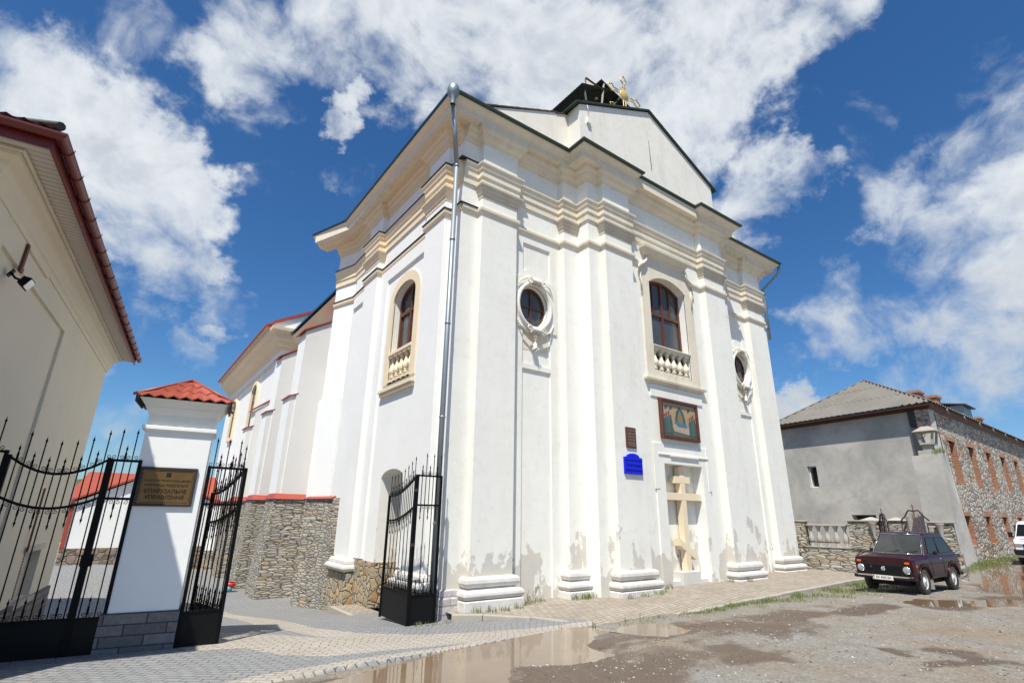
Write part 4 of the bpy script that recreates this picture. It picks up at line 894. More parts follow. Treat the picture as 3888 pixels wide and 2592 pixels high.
# ---- rear parts of the church seen along the side: plinth, buttresses, nave
FA = [(5.42, 19.15), (5.80, 18.0)]
m_ = MB(); m_.sweep([(5.38, 19.1), (5.77, 17.9), (5.76, 17.0)], [(-.3, -3.2), (.16, -3.2), (.09, .40), (-.3, .5)]); m_.build('stone_plinth', 'drystone', church)
m_ = MB(); m_.sweep([(5.38, 19.1), (5.77, 17.9), (5.76, 17.35)], [(-.3, .42), (.15, .38), (.16, .41), (-.3, .62)]); m_.build('red_capping', 'redcap', church)
m_ = MB(); m_.sweep([(5.38, 19.25), (5.42, 19.15), (5.795, 18.0)], [(-.1, -2.8), (.05, -2.8), (.05, 3.8), (-.1, 3.9)]); m_.build('wall_offset', 'whiteside', church)
def buttress(x0, x1, y0, y1, zt0, zt1, zs, step=.14):
    b_ = MB(); b_.hexa([(x0+.02, y0, -3), (x1, y0, -3), (x1, y1, -3), (x0+.02, y1, -3), (x0+.16, y0, zt0), (x1, y0, zt1), (x1, y1, zt1), (x0+.16, y1, zt0)])
    bt = b_.build('buttress', 'shadeface', church)
    bt.data.materials.append(M['whiteside'])
    for p in bt.data.polygons: p.material_index = 1 if p.normal.x < -.5 else 0  # sunlit outer faces stay white, the others take the painted shade tone
    b_ = MB(); b_.box((x0-.10, y0+.06, -3), (x0+.3, y1+.06, zs)); lb = b_.build('lower_block', 'shadeface', bt); lb.data.materials.append(M['whiteside'])
    for p in lb.data.polygons: p.material_index = 1 if p.normal.x < -.5 else 0
    b_ = MB(); b_.hexa([(x0+.02, y0-.07, zt0-.03), (x1, y0-.07, zt1), (x1, y1+.07, zt1), (x0+.02, y1+.07, zt0-.03), (x0+.02, y0-.07, zt0+.03), (x1, y0-.07, zt1+.06), (x1, y1+.07, zt1+.06), (x0+.02, y1+.07, zt0+.03)])
    b_.hexa([(x0-.17, y0, zs-.07), (x0+.2, y0, zs+.06), (x0+.2, y1+.1, zs+.06), (x0-.17, y1+.1, zs-.07), (x0-.17, y0, zs-.02), (x0+.2, y0, zs+.11), (x0+.2, y1+.1, zs+.11), (x0-.17, y1+.1, zs-.02)]); b_.build('red_capping', 'redcap', bt)
    b_ = MB(); b_.hexa([(x0-.38, y0-.28, -3.1), (x1, y0-.28, -3.1), (x1, y1+.25, -3.1), (x0-.38, y1+.25, -3.1), (x0-.16, y0-.16, .42), (x1, y0-.16, .42), (x1, y1+.1, .42), (x0-.16, y1+.1, .42)]); b_.build('stone_base', 'drystone', bt)
    b_ = MB(); b_.hexa([(x0-.22, y0-.23, .42), (x1, y0-.23, .42), (x1, y1+.2, .42), (x0-.22, y1+.2, .42), (x0-.10, y0+.01, .62), (x1, y0+.01, .62), (x1, y1, .62), (x0-.10, y1, .62)]); b_.build('red_capping', 'redcap', bt)
buttress(4.93, 6.6, 21.4, 22.5, 7.08, 8.0, 4.35)
buttress(4.78, 6.4, 24.5, 25.5, 6.65, 7.6, 4.15)
buttress(4.78, 5.8, 28.7, 29.7, 4.85, 5.6, 3.95)
# nave between tower and transept
pbox('nave_wall', 'whiteside', (6.4, 19.6, -3.2), (19, 28, 8.7))
m_ = MB(); m_.sweep([(6.4, 28.2), (6.4, 19.61)], [(-.1, 7.9), (.03, 7.9), (.06, 8.05), (.18, 8.15), (.24, 8.35), (.40, 8.45), (.58, 8.62), (-.1, 8.7)]); m_.build('nave_cornice', 'cream', church)
m_ = MB(); m_.hexa([(5.75, 19.62, 8.72), (13, 19.62, 12.0), (13, 28, 12.0), (5.75, 28, 8.72), (5.75, 19.62, 8.82), (13, 19.62, 12.1), (13, 28, 12.1), (5.75, 28, 8.82)]); m_.build('nave_roof', 'bluegreen', church)
# transept block
pbox('transept_wall', 'whiteside', (5.5, 28.0, -3.3), (18, 43.4, 9.0))
m_ = MB(); m_.sweep([(6.2, 43.4), (5.5, 43.4), (5.5, 28.0), (7.0, 28.0)], [(-.1, 7.95), (.04, 7.95), (.05, 8.12), (.20, 8.20), (.26, 8.38), (.42, 8.48), (.50, 8.72), (.66, 8.84), (.68, 9.0), (-.1, 9.05)]); m_.build('transept_cornice', 'cream', church)
m_ = MB(); m_.sweep([(5.5, 43.5), (5.5, 28.0)], [(-.1, 9.01), (.88, 9.01), (.94, 9.04), (.94, 9.08), (-.1, 9.3)]); m_.build('transept_eaves', 'redcap', church)
m_ = MB(); m_.sweep([(5.5, 43.4), (5.5, 28.0)], [(-.05, 9.001), (.88, 8.996), (.88, 9.008), (-.05, 9.009)]); m_.build('transept_soffit', 'soffit', church)
m_ = MB(); m_.sweep([(6.0, 43.4), (5.5, 43.4), (5.5, 29.0)], [(-.05, 7.37), (.05, 7.37), (.08, 7.48), (.06, 7.55), (-.05, 7.57)]); m_.build('string_course', 'trim', church)
m_ = MB(); m_.slab([(4.95, 9.0), (12.6, 9.0), (12.6, 13.5), (4.95, 9.25)], (0, 27.75, 0), **FY, d=.3); m_.build('parapet_gable', 'whiteside', church)
m_ = MB(); m_.slab([(4.86, 9.16), (12.6, 13.46), (12.6, 13.62), (4.86, 9.32)], (0, 27.65, 0), **FY, d=.5); m_.build('parapet_capping', 'redcap', church)
m_ = MB(); m_.hexa([(4.6, 28.1, 9.1), (12, 28.1, 13.2), (12, 43.8, 13.2), (4.6, 43.8, 9.1), (4.6, 28.1, 9.2), (12, 28.1, 13.3), (12, 43.8, 13.3), (4.6, 43.8, 9.2)]); m_.build('transept_roof', 'redtile', church)
for yc, z0 in ((32.8, 4.5), (39.2, 4.5)):
    A = [(yc-.68, z0), (yc+.68, z0), (yc+.68, 6.5)] + [(yc+.68*math.cos(R(180*i/12)), 6.5+.46*math.sin(R(180*i/12))) for i in range(1, 12)] + [(yc-.68, 6.5)]
    B = [(yc-.88, z0-.2), (yc+.88, z0-.2), (yc+.88, 6.5)] + [(yc+.88*math.cos(R(180*i/12)), 6.5+.66*math.sin(R(180*i/12))) for i in range(1, 12)] + [(yc-.88, 6.5)]
    f = MB(); n = len(A); vs = [(5.36, a, b) for a, b in B]+[(5.36, a, b) for a, b in A]+[(5.52, a, b) for a, b in B]+[(5.52, a, b) for a, b in A]
    f.add(vs, [(i, (i+1) % n, (i+1) % n+n, i+n) for i in range(n)]+[(i, i+2*n, (i+1) % n+2*n, (i+1) % n) for i in range(n)]+[(i+n, (i+1) % n+n, (i+1) % n+3*n, i+3*n) for i in range(n)])
    ww = f.build('window', 'cream', church)
    f = MB(); f.slab(A, (5.485, 0, 0), (0, 1, 0), (0, 0, 1), (1, 0, 0), .005); f.build('pane', 'glass', ww)
    f = MB(); f.box((5.465, yc-.68, z0), (5.484, yc-.60, 6.5)); f.box((5.465, yc+.60, z0), (5.484, yc+.68, 6.5)); f.box((5.465, yc-.035, z0), (5.484, yc+.035, 6.9)); f.box((5.46, yc-.60, 5.9), (5.484, yc+.60, 5.98)); f.build('frame', 'frame', ww)
m_ = MB(); m_.hexa([(5.10, 29, -3.3), (5.6, 29, -3.3), (5.6, 43.5, -3.3), (5.10, 43.5, -3.3), (5.36, 29, .5), (5.6, 29, .5), (5.6, 43.5, .5), (5.36, 43.5, .5)]); m_.build('stone_base', 'drystone', church)
# ------------------------------------------------------------------ gate pillar
def frame2(o, h):    # local frame: x along heading h (degrees), y away, z up
    h = R(h); return Matrix.Translation(Vector(o)) @ Matrix.Rotation(h, 4, 'Z')
PH = -8.4
pil = empty('gate_pillar', 'white square gate pillar with red tiled cap, grey block base and brass plaque', 'pillar', (.665, 9.73, 0), R(PH))
W2 = .437; DP = .62
def ring_box(z0, z1, p, name, m, bev=.0, q=None):
    f = MB(); q = p if q is None else q
    f.hexa([(-W2-p, -.32-p, z0), (W2+p, -.32-p, z0), (W2+p, -.32+DP+p, z0), (-W2-p, -.32+DP+p, z0), (-W2-q, -.32-q, z1), (W2+q, -.32-q, z1), (W2+q, -.32+DP+q, z1), (-W2-q, -.32+DP+q, z1)])
    return f.build(name, m, pil, bevel=bev)
ring_box(-2.25, -1.345, .022, 'stone_base', 'block', .006)
ring_box(-1.345, 1.10, 0, 'shaft', 'whiteside', .004)
ring_box(1.10, 1.125, .015, 'band_neck', 'whiteside'); ring_box(1.125, 1.185, .05, 'band', 'whiteside', .008)
ring_box(1.185, 1.36, .0, 'neck', 'white'); ring_box(1.36, 1.45, .01, 'cornice', 'white', 0, .06); ring_box(1.45, 1.47, .065, 'cornice', 'white'); ring_box(1.47, 1.575, .07, 'cornice', 'white', 0, .15)
f = MB()     # tiled pyramid cap: stepped wavy courses
a, b_, zb, za = W2+.20, DP/2+.20, 1.585, 1.96
cy0 = -.32+DP/2
for side in range(4):
    nrm = [(0, -1), (1, 0), (0, 1), (-1, 0)][side]; hw, dd = (a, b_) if side % 2 == 0 else (b_, a); tx = (-nrm[1], nrm[0])
    for c in range(3):
        t0, t1 = c/3, (c+1)/3+.03; nseg = 32; vs = []
        for t, lift in ((t0, .022), (min(t1, 1), .0)):
            for i in range(nseg+1):
                s_ = (i/nseg*2-1)*hw*(1-t)*1.0; wv = .02*math.cos(s_/.16*2*math.pi) if t < 1 else 0
                r_ = dd*(1-t); vs.append((tx[0]*s_+nrm[0]*r_, cy0+tx[1]*s_+nrm[1]*r_, zb+(za-zb)*t+wv+lift+.012))
        k = nseg+1; vs += [(x, y, z-.02) for x, y, z in vs[:k]]
        f.add(vs, [(i, i+1, k+i+1, k+i) for i in range(nseg)]+[(2*k+i, 2*k+i+1, i+1, i) for i in range(nseg)], False)
f.build('tiled_cap', 'redtile', pil)
f = MB()
for sx, sy in ((1, 1), (1, -1), (-1, 1), (-1, -1)): f.tube([(sx*(a+.02), cy0+sy*(b_+.01), zb+.015), (0, cy0, za+.03)], .022, 6)
f.build('hip_ridge', 'redtile', pil)
f = MB()
for s in (1, -1):
    for i in range(5): f.box((s*(a-.02)-.012, cy0-b_+.02+.145*i, 1.50), (s*(a-.02)+.012, cy0-b_+.02+.145*i+.12, 1.585))
    f.box((s*(a-.035)-.01, cy0-b_, 1.53), (s*(a-.035)+.01, cy0+b_, 1.59))
f.build('eaves_comb', 'lead', pil)
pq = empty('brass_plaque', 'dark weathered brass name plate with frame on the white gate pillar', 'plaque', (0, 0, 0), R(PH))
pq.location = Matrix.Rotation(R(PH), 4, 'Z') @ Vector((-.02, -.32, 0)) + Vector((.665, 9.73, .31))
f = MB(); f.box((-.325, -.03, -.235), (.325, .0, .235)); f.build('plate', 'brass', pq)
f = MB(); f.box((-.36, -.04, .235), (.36, .0, .275)); f.box((-.36, -.04, -.275), (.36, .0, -.235)); f.box((-.36, -.0395, -.235), (-.325, .0, .235)); f.box((.325, -.0395, -.235), (.36, .0, .235)); f.build('frame', 'plaqueframe', pq, bevel=.006)
f = MB()
for z in (.218, -.218): f.box((-.30, -.0325, z-.002), (.30, -.0301, z+.002))
for x in (.31, -.31): f.box((x-.002, -.0325, -.20), (x+.002, -.0301, .20))
f.build('border_line', 'ink', pq)
text('УКРАЇНСЬКА ПРАВОСЛАВНА ЦЕРКВА', .034, (0, -.0315, .085), (R(90), 0, 0), 'ink', pq, sx=.93)
text("КАМ'ЯНЕЦЬ-ПОДІЛЬСЬКЕ", .045, (0, -.0315, .02), (R(90), 0, 0), 'ink', pq, sx=.95)
text('ЄПАРХІАЛЬНЕ', .074, (0, -.0315, -.065), (R(90), 0, 0), 'ink', pq, bold=.001); text('УПРАВЛІННЯ', .074, (0, -.0315, -.15), (R(90), 0, 0), 'ink', pq, bold=.001)
text('✝', .06, (0, -.0315, .165), (R(90), 0, 0), 'ink', pq)

# ------------------------------------------------------------------ iron gates
def spear(m_, x, z0, z1, up=True, r=.0085, fat=False):
    s = 1 if up else -1
    m_.tube([(x, 0, z0), (x, 0, z1-s*.05)], r*(1.7 if fat else 1), 6)
    m_.lathe([(.004, 0), (.016, s*.012), (.011, s*.03), (.0035, s*.06), (.0005, s*.085)], (x, 0, z1-s*.055), 8, close=False)
    if fat: m_.lathe([(.019, -.012), (.019, .012)], (x, 0, z1-s*.09), 8, close=True)
def curl(m_, x, z, r, s, up):
    pts = []; 
    for i in range(13):
        a = R(-90+s*0)+s*R(430*i/12); rr = r*(1-.72*i/12); pts.append((x+rr*math.cos(a), 0, z+up*(r+rr*math.sin(a)*1.0)))
    m_.tube(pts, .0045, 4, caps=False)
def gate_leaf(root, s0, s1, z_top, z_mid, zp, zb, tall=.44, short=.20, pend=.27, post0=True, post1=True, step=.172, first=None):
    """z_top, z_mid: functions of s for the two rails; zp top of the sheet; zb bottom"""
    def rail(fn, name, r=.017):
        m_ = MB(); n = max(2, int(abs(s1-s0)/.05)); pts = [(s0+(s1-s0)*i/n, 0, fn(s0+(s1-s0)*i/n)) for i in range(n+1)]
        for (x0, _, z0), (x1, _, z1) in zip(pts, pts[1:]): m_.hexa([(x0, -r, z0-r), (x1, -r, z1-r), (x1, r, z1-r), (x0, r, z0-r), (x0, -r, z0+r), (x1, -r, z1+r), (x1, r, z1+r), (x0, r, z0+r)])
        m_.build(name, 'black', root)
    rail(z_top, 'rail'); rail(z_mid, 'rail'); rail(lambda s: zp, 'rail', .016)
    m_ = MB(); m_.box((min(s0, s1)+.01, -.006, zb), (max(s0, s1)-.01, .006, zp-.015)); m_.box((min(s0, s1)+.02, -.014, zb), (max(s0, s1)-.02, -.0061, zb+.03)); m_.build('sheet_panel', 'blackrim', root)
    for s, ok in ((s0, post0), (s1, post1)):
        if ok: m_ = MB(); m_.box((s-.022, -.022, zb-.03), (s+.022, .022, z_top(s)+.02)); m_.build('post', 'black', root, bevel=.003)
    n = int((abs(s1-s0)-.06)/step); d = (s1-s0)/abs(s1-s0); off = first if first is not None else (abs(s1-s0)-n*step)/2
    sc = MB()
    for i in range(n+1):
        s = s0+d*(off+i*step)
        m_ = MB(); spear(m_, s, zp, z_top(s)+tall); m_.build('bar', 'black', root)
        for k in (-.5, .5):
            q = s+d*step*k
            if k < 0 and i > 0 or not (min(s0, s1)+.03 < q < max(s0, s1)-.03): continue
            m_ = MB(); spear(m_, q, z_mid(q), z_top(q)+short, fat=False); m_.lathe([(.015, -.05), (.015, .05)], (q, 0, z_top(q)+.06), 6, close=True); spear(m_, q, z_mid(q), z_mid(q)-pend, False); m_.lathe([(.014, -.04), (.014, .04)], (q, 0, z_mid(q)-.10), 6, close=True); m_.build('bar', 'black', root)
            m_ = MB(); spear(m_, q, zp, zp+.26); m_.lathe([(.015, 0), (.015, .10)], (q, 0, zp+.05), 6, close=True); m_.build('finial', 'black', root)
        for x, sg in ((s+.043, 1), (s-.043, -1)):
            if min(s0, s1) < x < max(s0, s1): curl(sc, x, z_top(x)+.018, .030, sg, 1); curl(sc, x, z_mid(x)-.018, .030, sg, -1); curl(sc, x, zp+.018, .030, sg, 1)
    sc.build('scrollwork', 'black', root)
def lerp(s, a, b, za, zb_): t = max(0, min(1, (s-a)/(b-a))); return za+(zb_-za)*t
GH = 171.6     # along the closed gate, from the pillar towards the building
g1 = empty('iron_gate', 'closed black iron gate with drooping spiked rails, between beige building and pillar', 'gate', (.225, 9.475, 0), R(GH), 'black wrought iron gates')
gate_leaf(g1, .01, .345, lambda s: .655, lambda s: .13, -1.39, -1.83, first=.11)
dip = lambda top, d: (lambda s: top-d*math.sin(math.pi*max(0, min(1, (s-.39)/1.10)))**.85)
gate_leaf(g1, .385, 1.47, dip(.665, .23), dip(.145, .16), -1.385, -1.83, first=.06)
gate_leaf(g1, 1.51, 1.90, lambda s: .70, lambda s: .17, -1.385, -1.83, post1=False)
m_ = MB(); m_.box((.30, -.03, -.75), (.42, .03, -.60)); m_.build('lock', 'black', g1, bevel=.005)
g2 = empty('iron_gate', 'narrow fixed black iron railing joined to the right side of the gate pillar', 'railing', (1.10, 9.36, 0), R(4), 'black wrought iron gates')
gate_leaf(g2, .0, .52, lambda s: .62, lambda s: .08, -1.39, -1.90, first=.05)
g3 = empty('iron_gate', 'open black iron gate leaf swung inwards beside the white gate pillar', 'gate', (1.62, 9.42, 0), R(103), 'black wrought iron gates')
gate_leaf(g3, .0, 1.15, lambda s: .62-.36*math.sin(math.pi/2*min(1, s/1.1)), lambda s: .06-.26*math.sin(math.pi/2*min(1, s/1.1)), -1.42, -1.93, tall=.42, first=.1)
g4 = empty('iron_gate', 'narrow fixed black iron railing in front of the church downpipe', 'railing', (5.42, 9.86, 0), R(183), 'black wrought iron gates')
gate_leaf(g4, .0, .55, lambda s: .72, lambda s: .15, -1.49, -2.02, first=.02)
g5 = empty('iron_gate', 'open black iron gate leaf folded back against the side of the church', 'gate', (4.84, 9.83, 0), R(88), 'black wrought iron gates')
gate_leaf(g5, .0, 1.35, lambda s: .70-.36*math.sin(math.pi/2*min(1, s/1.2)), lambda s: .12-.28*math.sin(math.pi/2*min(1, s/1.2)), -1.46, -2.00, tall=.42, first=.08)
for z in (.40, -.62): m_ = MB(); m_.box((-.03, -.03, z), (.03, .03, z+.06)); m_.build('hinge', 'rust', g5)

# ------------------------------------------------------------------ beige building on the left
LH = 84.2
lb = empty('beige_building', 'beige rendered building with red gutter and slatted soffit beside the gate', 'building', (-.87, 17.12, 0), R(LH))
# local x = along the wall (0 at the far corner, negative towards the camera), y = to the left (into the building)
def LB(name, m, fn, bev=0): f = MB(); fn(f); return f.build(name, m, lb, bevel=bev)
LX0 = -9.62
wl = LB('wall', 'beige', lambda f: f.box((LX0, 0, -3), (0, 9, 3.9)))
ct = MB(); ct.box((-5.02-.0, -.5, -1.7), (-5.01, -.4, -1.6)); 
c1 = MB(); c1.box((-3.22, -.3, -1.70), (-1.84, .35, -.82)); c1 = c1.build('cut', None); c1.matrix_world = Matrix.Translation((-.87, 17.12, 0)) @ Matrix.Rotation(R(LH), 4, 'Z')
wl.parent = None; wl.matrix_world = c1.matrix_world.copy(); boolean(wl, [c1]); wl.parent = lb; wl.matrix_world = Matrix.Identity(4); wl.matrix_parent_inverse = Matrix.Identity(4); wl.location = (0, 0, 0); wl.rotation_euler = (0, 0, 0)
# raised field border: everything outside the recessed panel stands 5 cm proud
def border(f):
    f.box((LX0, -.05, 3.06), (0, .01, 3.895)); f.box((-5.02, -.0505, -1.75), (0, .01, 3.0595)) if False else None
    f.box((-5.02, -.05, -.80), (0, .01, 3.059)); f.box((-5.02, -.05, -1.72), (-3.23, .01, -.801)); f.box((-1.83, -.05, -1.72), (0, .01, -.801)); f.box((LX0, -.05, -1.72), (-8.85, .01, 3.059))
LB('wall_border', 'beige', border)
LB('plinth', 'block', lambda f: (f.box((LX0-.05, -.09, -3), (.04, .02, -1.73))))
def corn(f): f.sweep([(0, 9), (0, 0), (LX0, 0), (LX0, 9)][1:3] if False else [(0.0, .5), (0, 0), (LX0, 0), (LX0, 6)][::-1] if False else [(LX0, 6), (LX0, 0), (0, 0), (0, 3)], [(-.02, 3.42), (.07, 3.42), (.075, 3.50), (.10, 3.52), (.11, 3.60), (.15, 3.66), (.16, 3.72), (.24, 3.76), (.26, 3.84), (.27, 3.89), (-.02, 3.90)])
LB('cornice', 'beige', corn)
def soff(f): f.sweep([(LX0, 6), (LX0, 0), (0.3, 0)], [(.22, 3.835), (.56, 3.825), (.56, 3.835), (.22, 3.845)])
LB('soffit', 'soffit', soff)
LB('soffit_trim', 'beige', lambda f: f.sweep([(LX0, 6), (LX0, 0), (.3, 0)], [(.265, 3.80), (.30, 3.80), (.30, 3.824), (.265, 3.83)]))
LB('fascia', 'gutterred', lambda f: f.sweep([(LX0, 6), (LX0, 0), (.35, 0)], [(.565, 3.76), (.585, 3.76), (.585, 3.96), (.565, 3.96)]))
def gut(f):
    pr = [(.60+.065*math.cos(R(180+180*i/10))+.055, 3.93+.075*math.sin(R(180+180*i/10))) for i in range(11)]; pr += [(a-.008 if a > .65 else a+.008, b_) for a, b_ in pr[::-1]]
    pr = [(.597+.058*(1+math.cos(R(180+180*i/10))), 3.93+.072*math.sin(R(180+180*i/10))) for i in range(11)] + [(.597+.058+.050*math.cos(R(360-180*i/10)), 3.932+.062*math.sin(R(360-180*i/10))) for i in range(11)]
    f.sweep([(LX0, 6), (LX0, 0), (.42, 0)], pr)
LB('gutter', 'gutterred', gut)
for i in range(19):
    x = .1-.56*i
    def br(f, x=x):
        f.tube([(x, -.590, 3.95)]+[(x, -(.655+.066*math.cos(R(180+180*k/8))), 3.93+.08*math.sin(R(180+180*k/8))) for k in range(9)]+[(x, -.722, 3.95)], .006, 5)
    LB('gutter_bracket', 'gutterred', br)
def roofl(f):
    n = 120; vs = []
    for i in range(n+1):
        x = LX0-.68+(10.9)*i/n; wv = .018*math.cos(i*math.pi*2/2.8)
        yt = min(5.4, -.62+max(.01, x-(LX0-.68))); vs += [(x, -.62, 3.985+wv), (x, yt, 3.985+.434*(yt+.62)+wv), (x, -.62, 4.01+wv)]
    f.add(vs, [(i*3, i*3+3, i*3+4, i*3+1) for i in range(n)]+[(i*3, i*3+2, i*3+5, i*3+3) for i in range(n)]+[(i*3+2, i*3+1, i*3+4, i*3+5) for i in range(n)])
    vs = []
    for i in range(n+1):
        y = -.62+6*i/n; wv = .018*math.cos(i*math.pi*2/3); vs += [(LX0-.68, y, 3.985+wv), (LX0-.68+(y+.62), y, 3.985+.434*(y+.62)+wv)]
    f.add(vs, [(i*2, i*2+2, i*2+3, i*2+1) for i in range(n)])
LB('roof', 'redtile', roofl)
LB('hip_ridge', 'lead', lambda f: f.tube([(LX0-.69, -.63, 4.01), (LX0-.68+6, 5.38, 6.6)], .05, 8))
# cable duct, ledge, basement window
LB('cable_duct', 'lead' if False else 'brownframe', lambda f: (f.box((-8.13, -.085, 3.05), (-8.06, -.051, 3.40)), f.box((-8.15, -.09, 3.0), (-8.04, -.051, 3.06))))
LB('ledge', 'beige', lambda f: f.box((-8.06, -.085, 3.36), (-6.95, -.051, 3.41)))
LB('basement_shutter', 'brownframe', lambda f: [f.box((-3.22, .05+.0*i, -1.70+.055*i), (-2.55, .09, -1.66+.055*i)) for i in range(16)])
LB('basement_door', 'cement', lambda f: f.box((-2.54, .12, -1.70), (-1.84, .16, -.82)))
LB('lintel', 'cement', lambda f: f.box((-3.28, -.10, -.82), (-1.80, .0, -.72)))
LB('sill', 'cement', lambda f: f.box((-3.3, -.13, -1.80), (-1.75, .0, -1.70)))
LB('downpipe', 'redwood', lambda f: f.tube([(-3.33, -.10, .35), (-3.33, -.10, -.8)], .018, 8))
# floodlight on the wall
fl_ = empty('floodlight', 'black wall floodlight with square glass on the beige building', 'floodlight'); fl_.scale = (.8, .8, .8); fl_.matrix_world = Matrix.Translation((-.87, 17.12, 0)) @ Matrix.Rotation(R(LH), 4, 'Z') @ Matrix.Translation((-8.32, -.20, 2.80)) @ Matrix.Rotation(R(28), 4, 'X') @ Matrix.Scale(.8, 4)
m_ = MB(); m_.hexa([(-.13, -.09, -.10), (.13, -.09, -.10), (.09, .03, -.07), (-.09, .03, -.07), (-.13, -.09, .10), (.13, -.09, .10), (.09, .03, .07), (-.09, .03, .07)]); m_.build('housing', 'black', fl_, bevel=.01)
m_ = MB(); m_.box((-.11, -.096, -.08), (.11, -.0905, .08)); m_.build('glass', 'lampglass', fl_)
m_ = MB(); m_.tube([(0, .03, 0), (0, .12, -.02), (0, .22, .02)], .02, 6); m_.box((-.05, .20, -.06), (.05, .22, .08)); m_.build('bracket', 'black', fl_)

# ------------------------------------------------------------------ yard behind: white house with red roof, wall, car, bucket
rh = empty('red_roof_house', 'white farm building with red tiled roof and stone base across the yard', 'house', (0, 33, 0))
def RH(name, m, fn): f = MB(); fn(f); return f.build(name, m, rh)
RH('wall', 'whiteside', lambda f: (f.slab([(-1.5, -1.8), (4.3, -1.8), (4.3, .42), (1.3, 1.62), (-1.5, .22)], (0, 0, 0), **FY, d=.3), f.box((-1.5, .31, -1.8), (4.3, 6, .3))))
RH('stone_base', 'fieldstone', lambda f: f.box((-1.55, -.06, -3.2), (4.35, 6, -1.801)))
RH('corner_trim', 'redcap', lambda f: f.box((-1.56, -.07, -1.8), (-1.40, -.01, .22)))
RH('roof', 'redtile', lambda f: (f.hexa([(-1.75, -.2, .22), (1.3, -.2, 1.66), (1.3, 3, 1.66), (-1.75, 3, .22), (-1.75, -.2, .30), (1.3, -.2, 1.76), (1.3, 3, 1.76), (-1.75, 3, .30)]), f.hexa([(1.301, -.2, 1.66), (4.6, -.2, .36), (4.6, 3, .36), (1.301, 3, 1.66), (1.301, -.2, 1.76), (4.6, -.2, .46), (4.6, 3, .46), (1.301, 3, 1.76)]), f.hexa([(-1.85, .4, .35), (4.7, .4, .35), (4.7, 3.2, 1.75), (-1.3, 3.2, 1.75), (-1.85, .4, .43), (4.7, .4, .43), (4.7, 3.2, 1.83), (-1.3, 3.2, 1.83)])))
hw_ = empty('stone_outbuilding', 'low brown stone outbuilding with red tiles behind the white farm building', 'shed', (-2.4, 36.5, 0))
m_ = MB(); m_.box((-.4, 0, -3), (1.5, 2.5, .2)); m_.build('wall', 'fieldstone', hw_); m_ = MB(); m_.hexa([(-.6, -.2, .2), (1.9, -.2, .2), (1.9, 2.5, 1.1), (-.6, 2.5, 1.1), (-.6, -.2, .28), (1.9, -.2, .28), (1.9, 2.5, 1.2), (-.6, 2.5, 1.2)]); m_.build('roof', 'redtile', hw_)
m_ = MB(); m_.box((-.2, -.8, -3), (1.3, .0, -1.7)); m_.build('step', 'cement', hw_)
wh = empty('white_annexe', 'low white annexe wall on a stone base at the end of the yard', 'annexe', (4.7, 32.6, 0), R(60))
m_ = MB(); m_.box((0, 0, -2.0), (4, .4, .35)); m_.build('wall', 'whiteside', wh); m_ = MB(); m_.box((-.05, -.06, -3.2), (4, .4, -2.001)); m_.build('stone_base', 'drystone', wh)
m_ = MB(); m_.box((-.1, -.12, .351), (4, .5, .45)); m_.build('coping', 'redcap', wh)
# silver car, rear seen beyond the gate
sc_ = empty('silver_car', 'silver hatchback parked in the yard, seen from behind through the gate', 'car', (2.05, 29.9, gz(2, 28)+.04), R(93))
sc_.scale = (.92, .92, .92)
def prof(m_, pts, hw, hw2=None):
    hw2 = hw2 or hw; n = len(pts); vs = [(x, -(hw if z < .95 else hw2), z) for x, z in pts]+[(x, (hw if z < .95 else hw2), z) for x, z in pts]
    m_.add(vs, [tuple(range(n)), tuple(range(n, 2*n))[::-1]]+[(i, i+n, (i+1) % n+n, (i+1) % n) for i in range(n)])
m_ = MB(); prof(m_, [(-2.0, .35), (2.0, .3), (2.1, .6), (1.9, .82), (1.0, .98), (.3, 1.40), (-1.2, 1.44), (-1.85, 1.0), (-2.08, .95), (-2.12, .55)], .84, .62); m_.build('body', 'silver', sc_, bevel=.05)
m_ = MB(); m_.hexa([(-1.93, -.6, .98), (-1.93, .6, .98), (-1.36, .5, 1.38), (-1.36, -.5, 1.38), (-1.96, -.6, .99), (-1.96, .6, .99), (-1.40, .5, 1.40), (-1.40, -.5, 1.40)]); m_.build('rear_window', 'carglass', sc_)
for s in (-1, 1): m_ = MB(); m_.box((-2.13, s*.62-.18, .70), (-1.95, s*.62+.18, .93)); m_.build('tail_light', 'redlens', sc_, bevel=.02)
for s in (-1, 1):
    for x in (-1.25, 1.3): m_ = MB(); m_.lathe([(.001, -.09), (.24, -.1), (.31, -.07), (.31, .07), (.24, .1), (.001, .09)], (x, s*.76, .31), 20, (0, 1, 0)); m_.build('wheel', 'tyre', sc_)
m_ = MB(); m_.box((-2.16, -.8, .34), (-1.9, .8, .50)); m_.build('bumper', 'plasticblack', sc_, bevel=.03)
bk = empty('bucket', 'blue and red plastic buckets stacked at the foot of a stone buttress', 'bucket', (4.16, 23.4, gz(4.2, 23.4)+.03))
m_ = MB(); m_.lathe([(.001, 0), (.11, 0), (.14, .20), (.13, .20)], (-.03, -.02, 0), 16); m_.build('lower_bucket', 'cyan', bk)
m_ = MB(); m_.lathe([(.001, .16), (.15, .16), (.19, .34), (.17, .34)], (0, 0, 0), 16); m_.build('upper_bucket', 'red', bk)

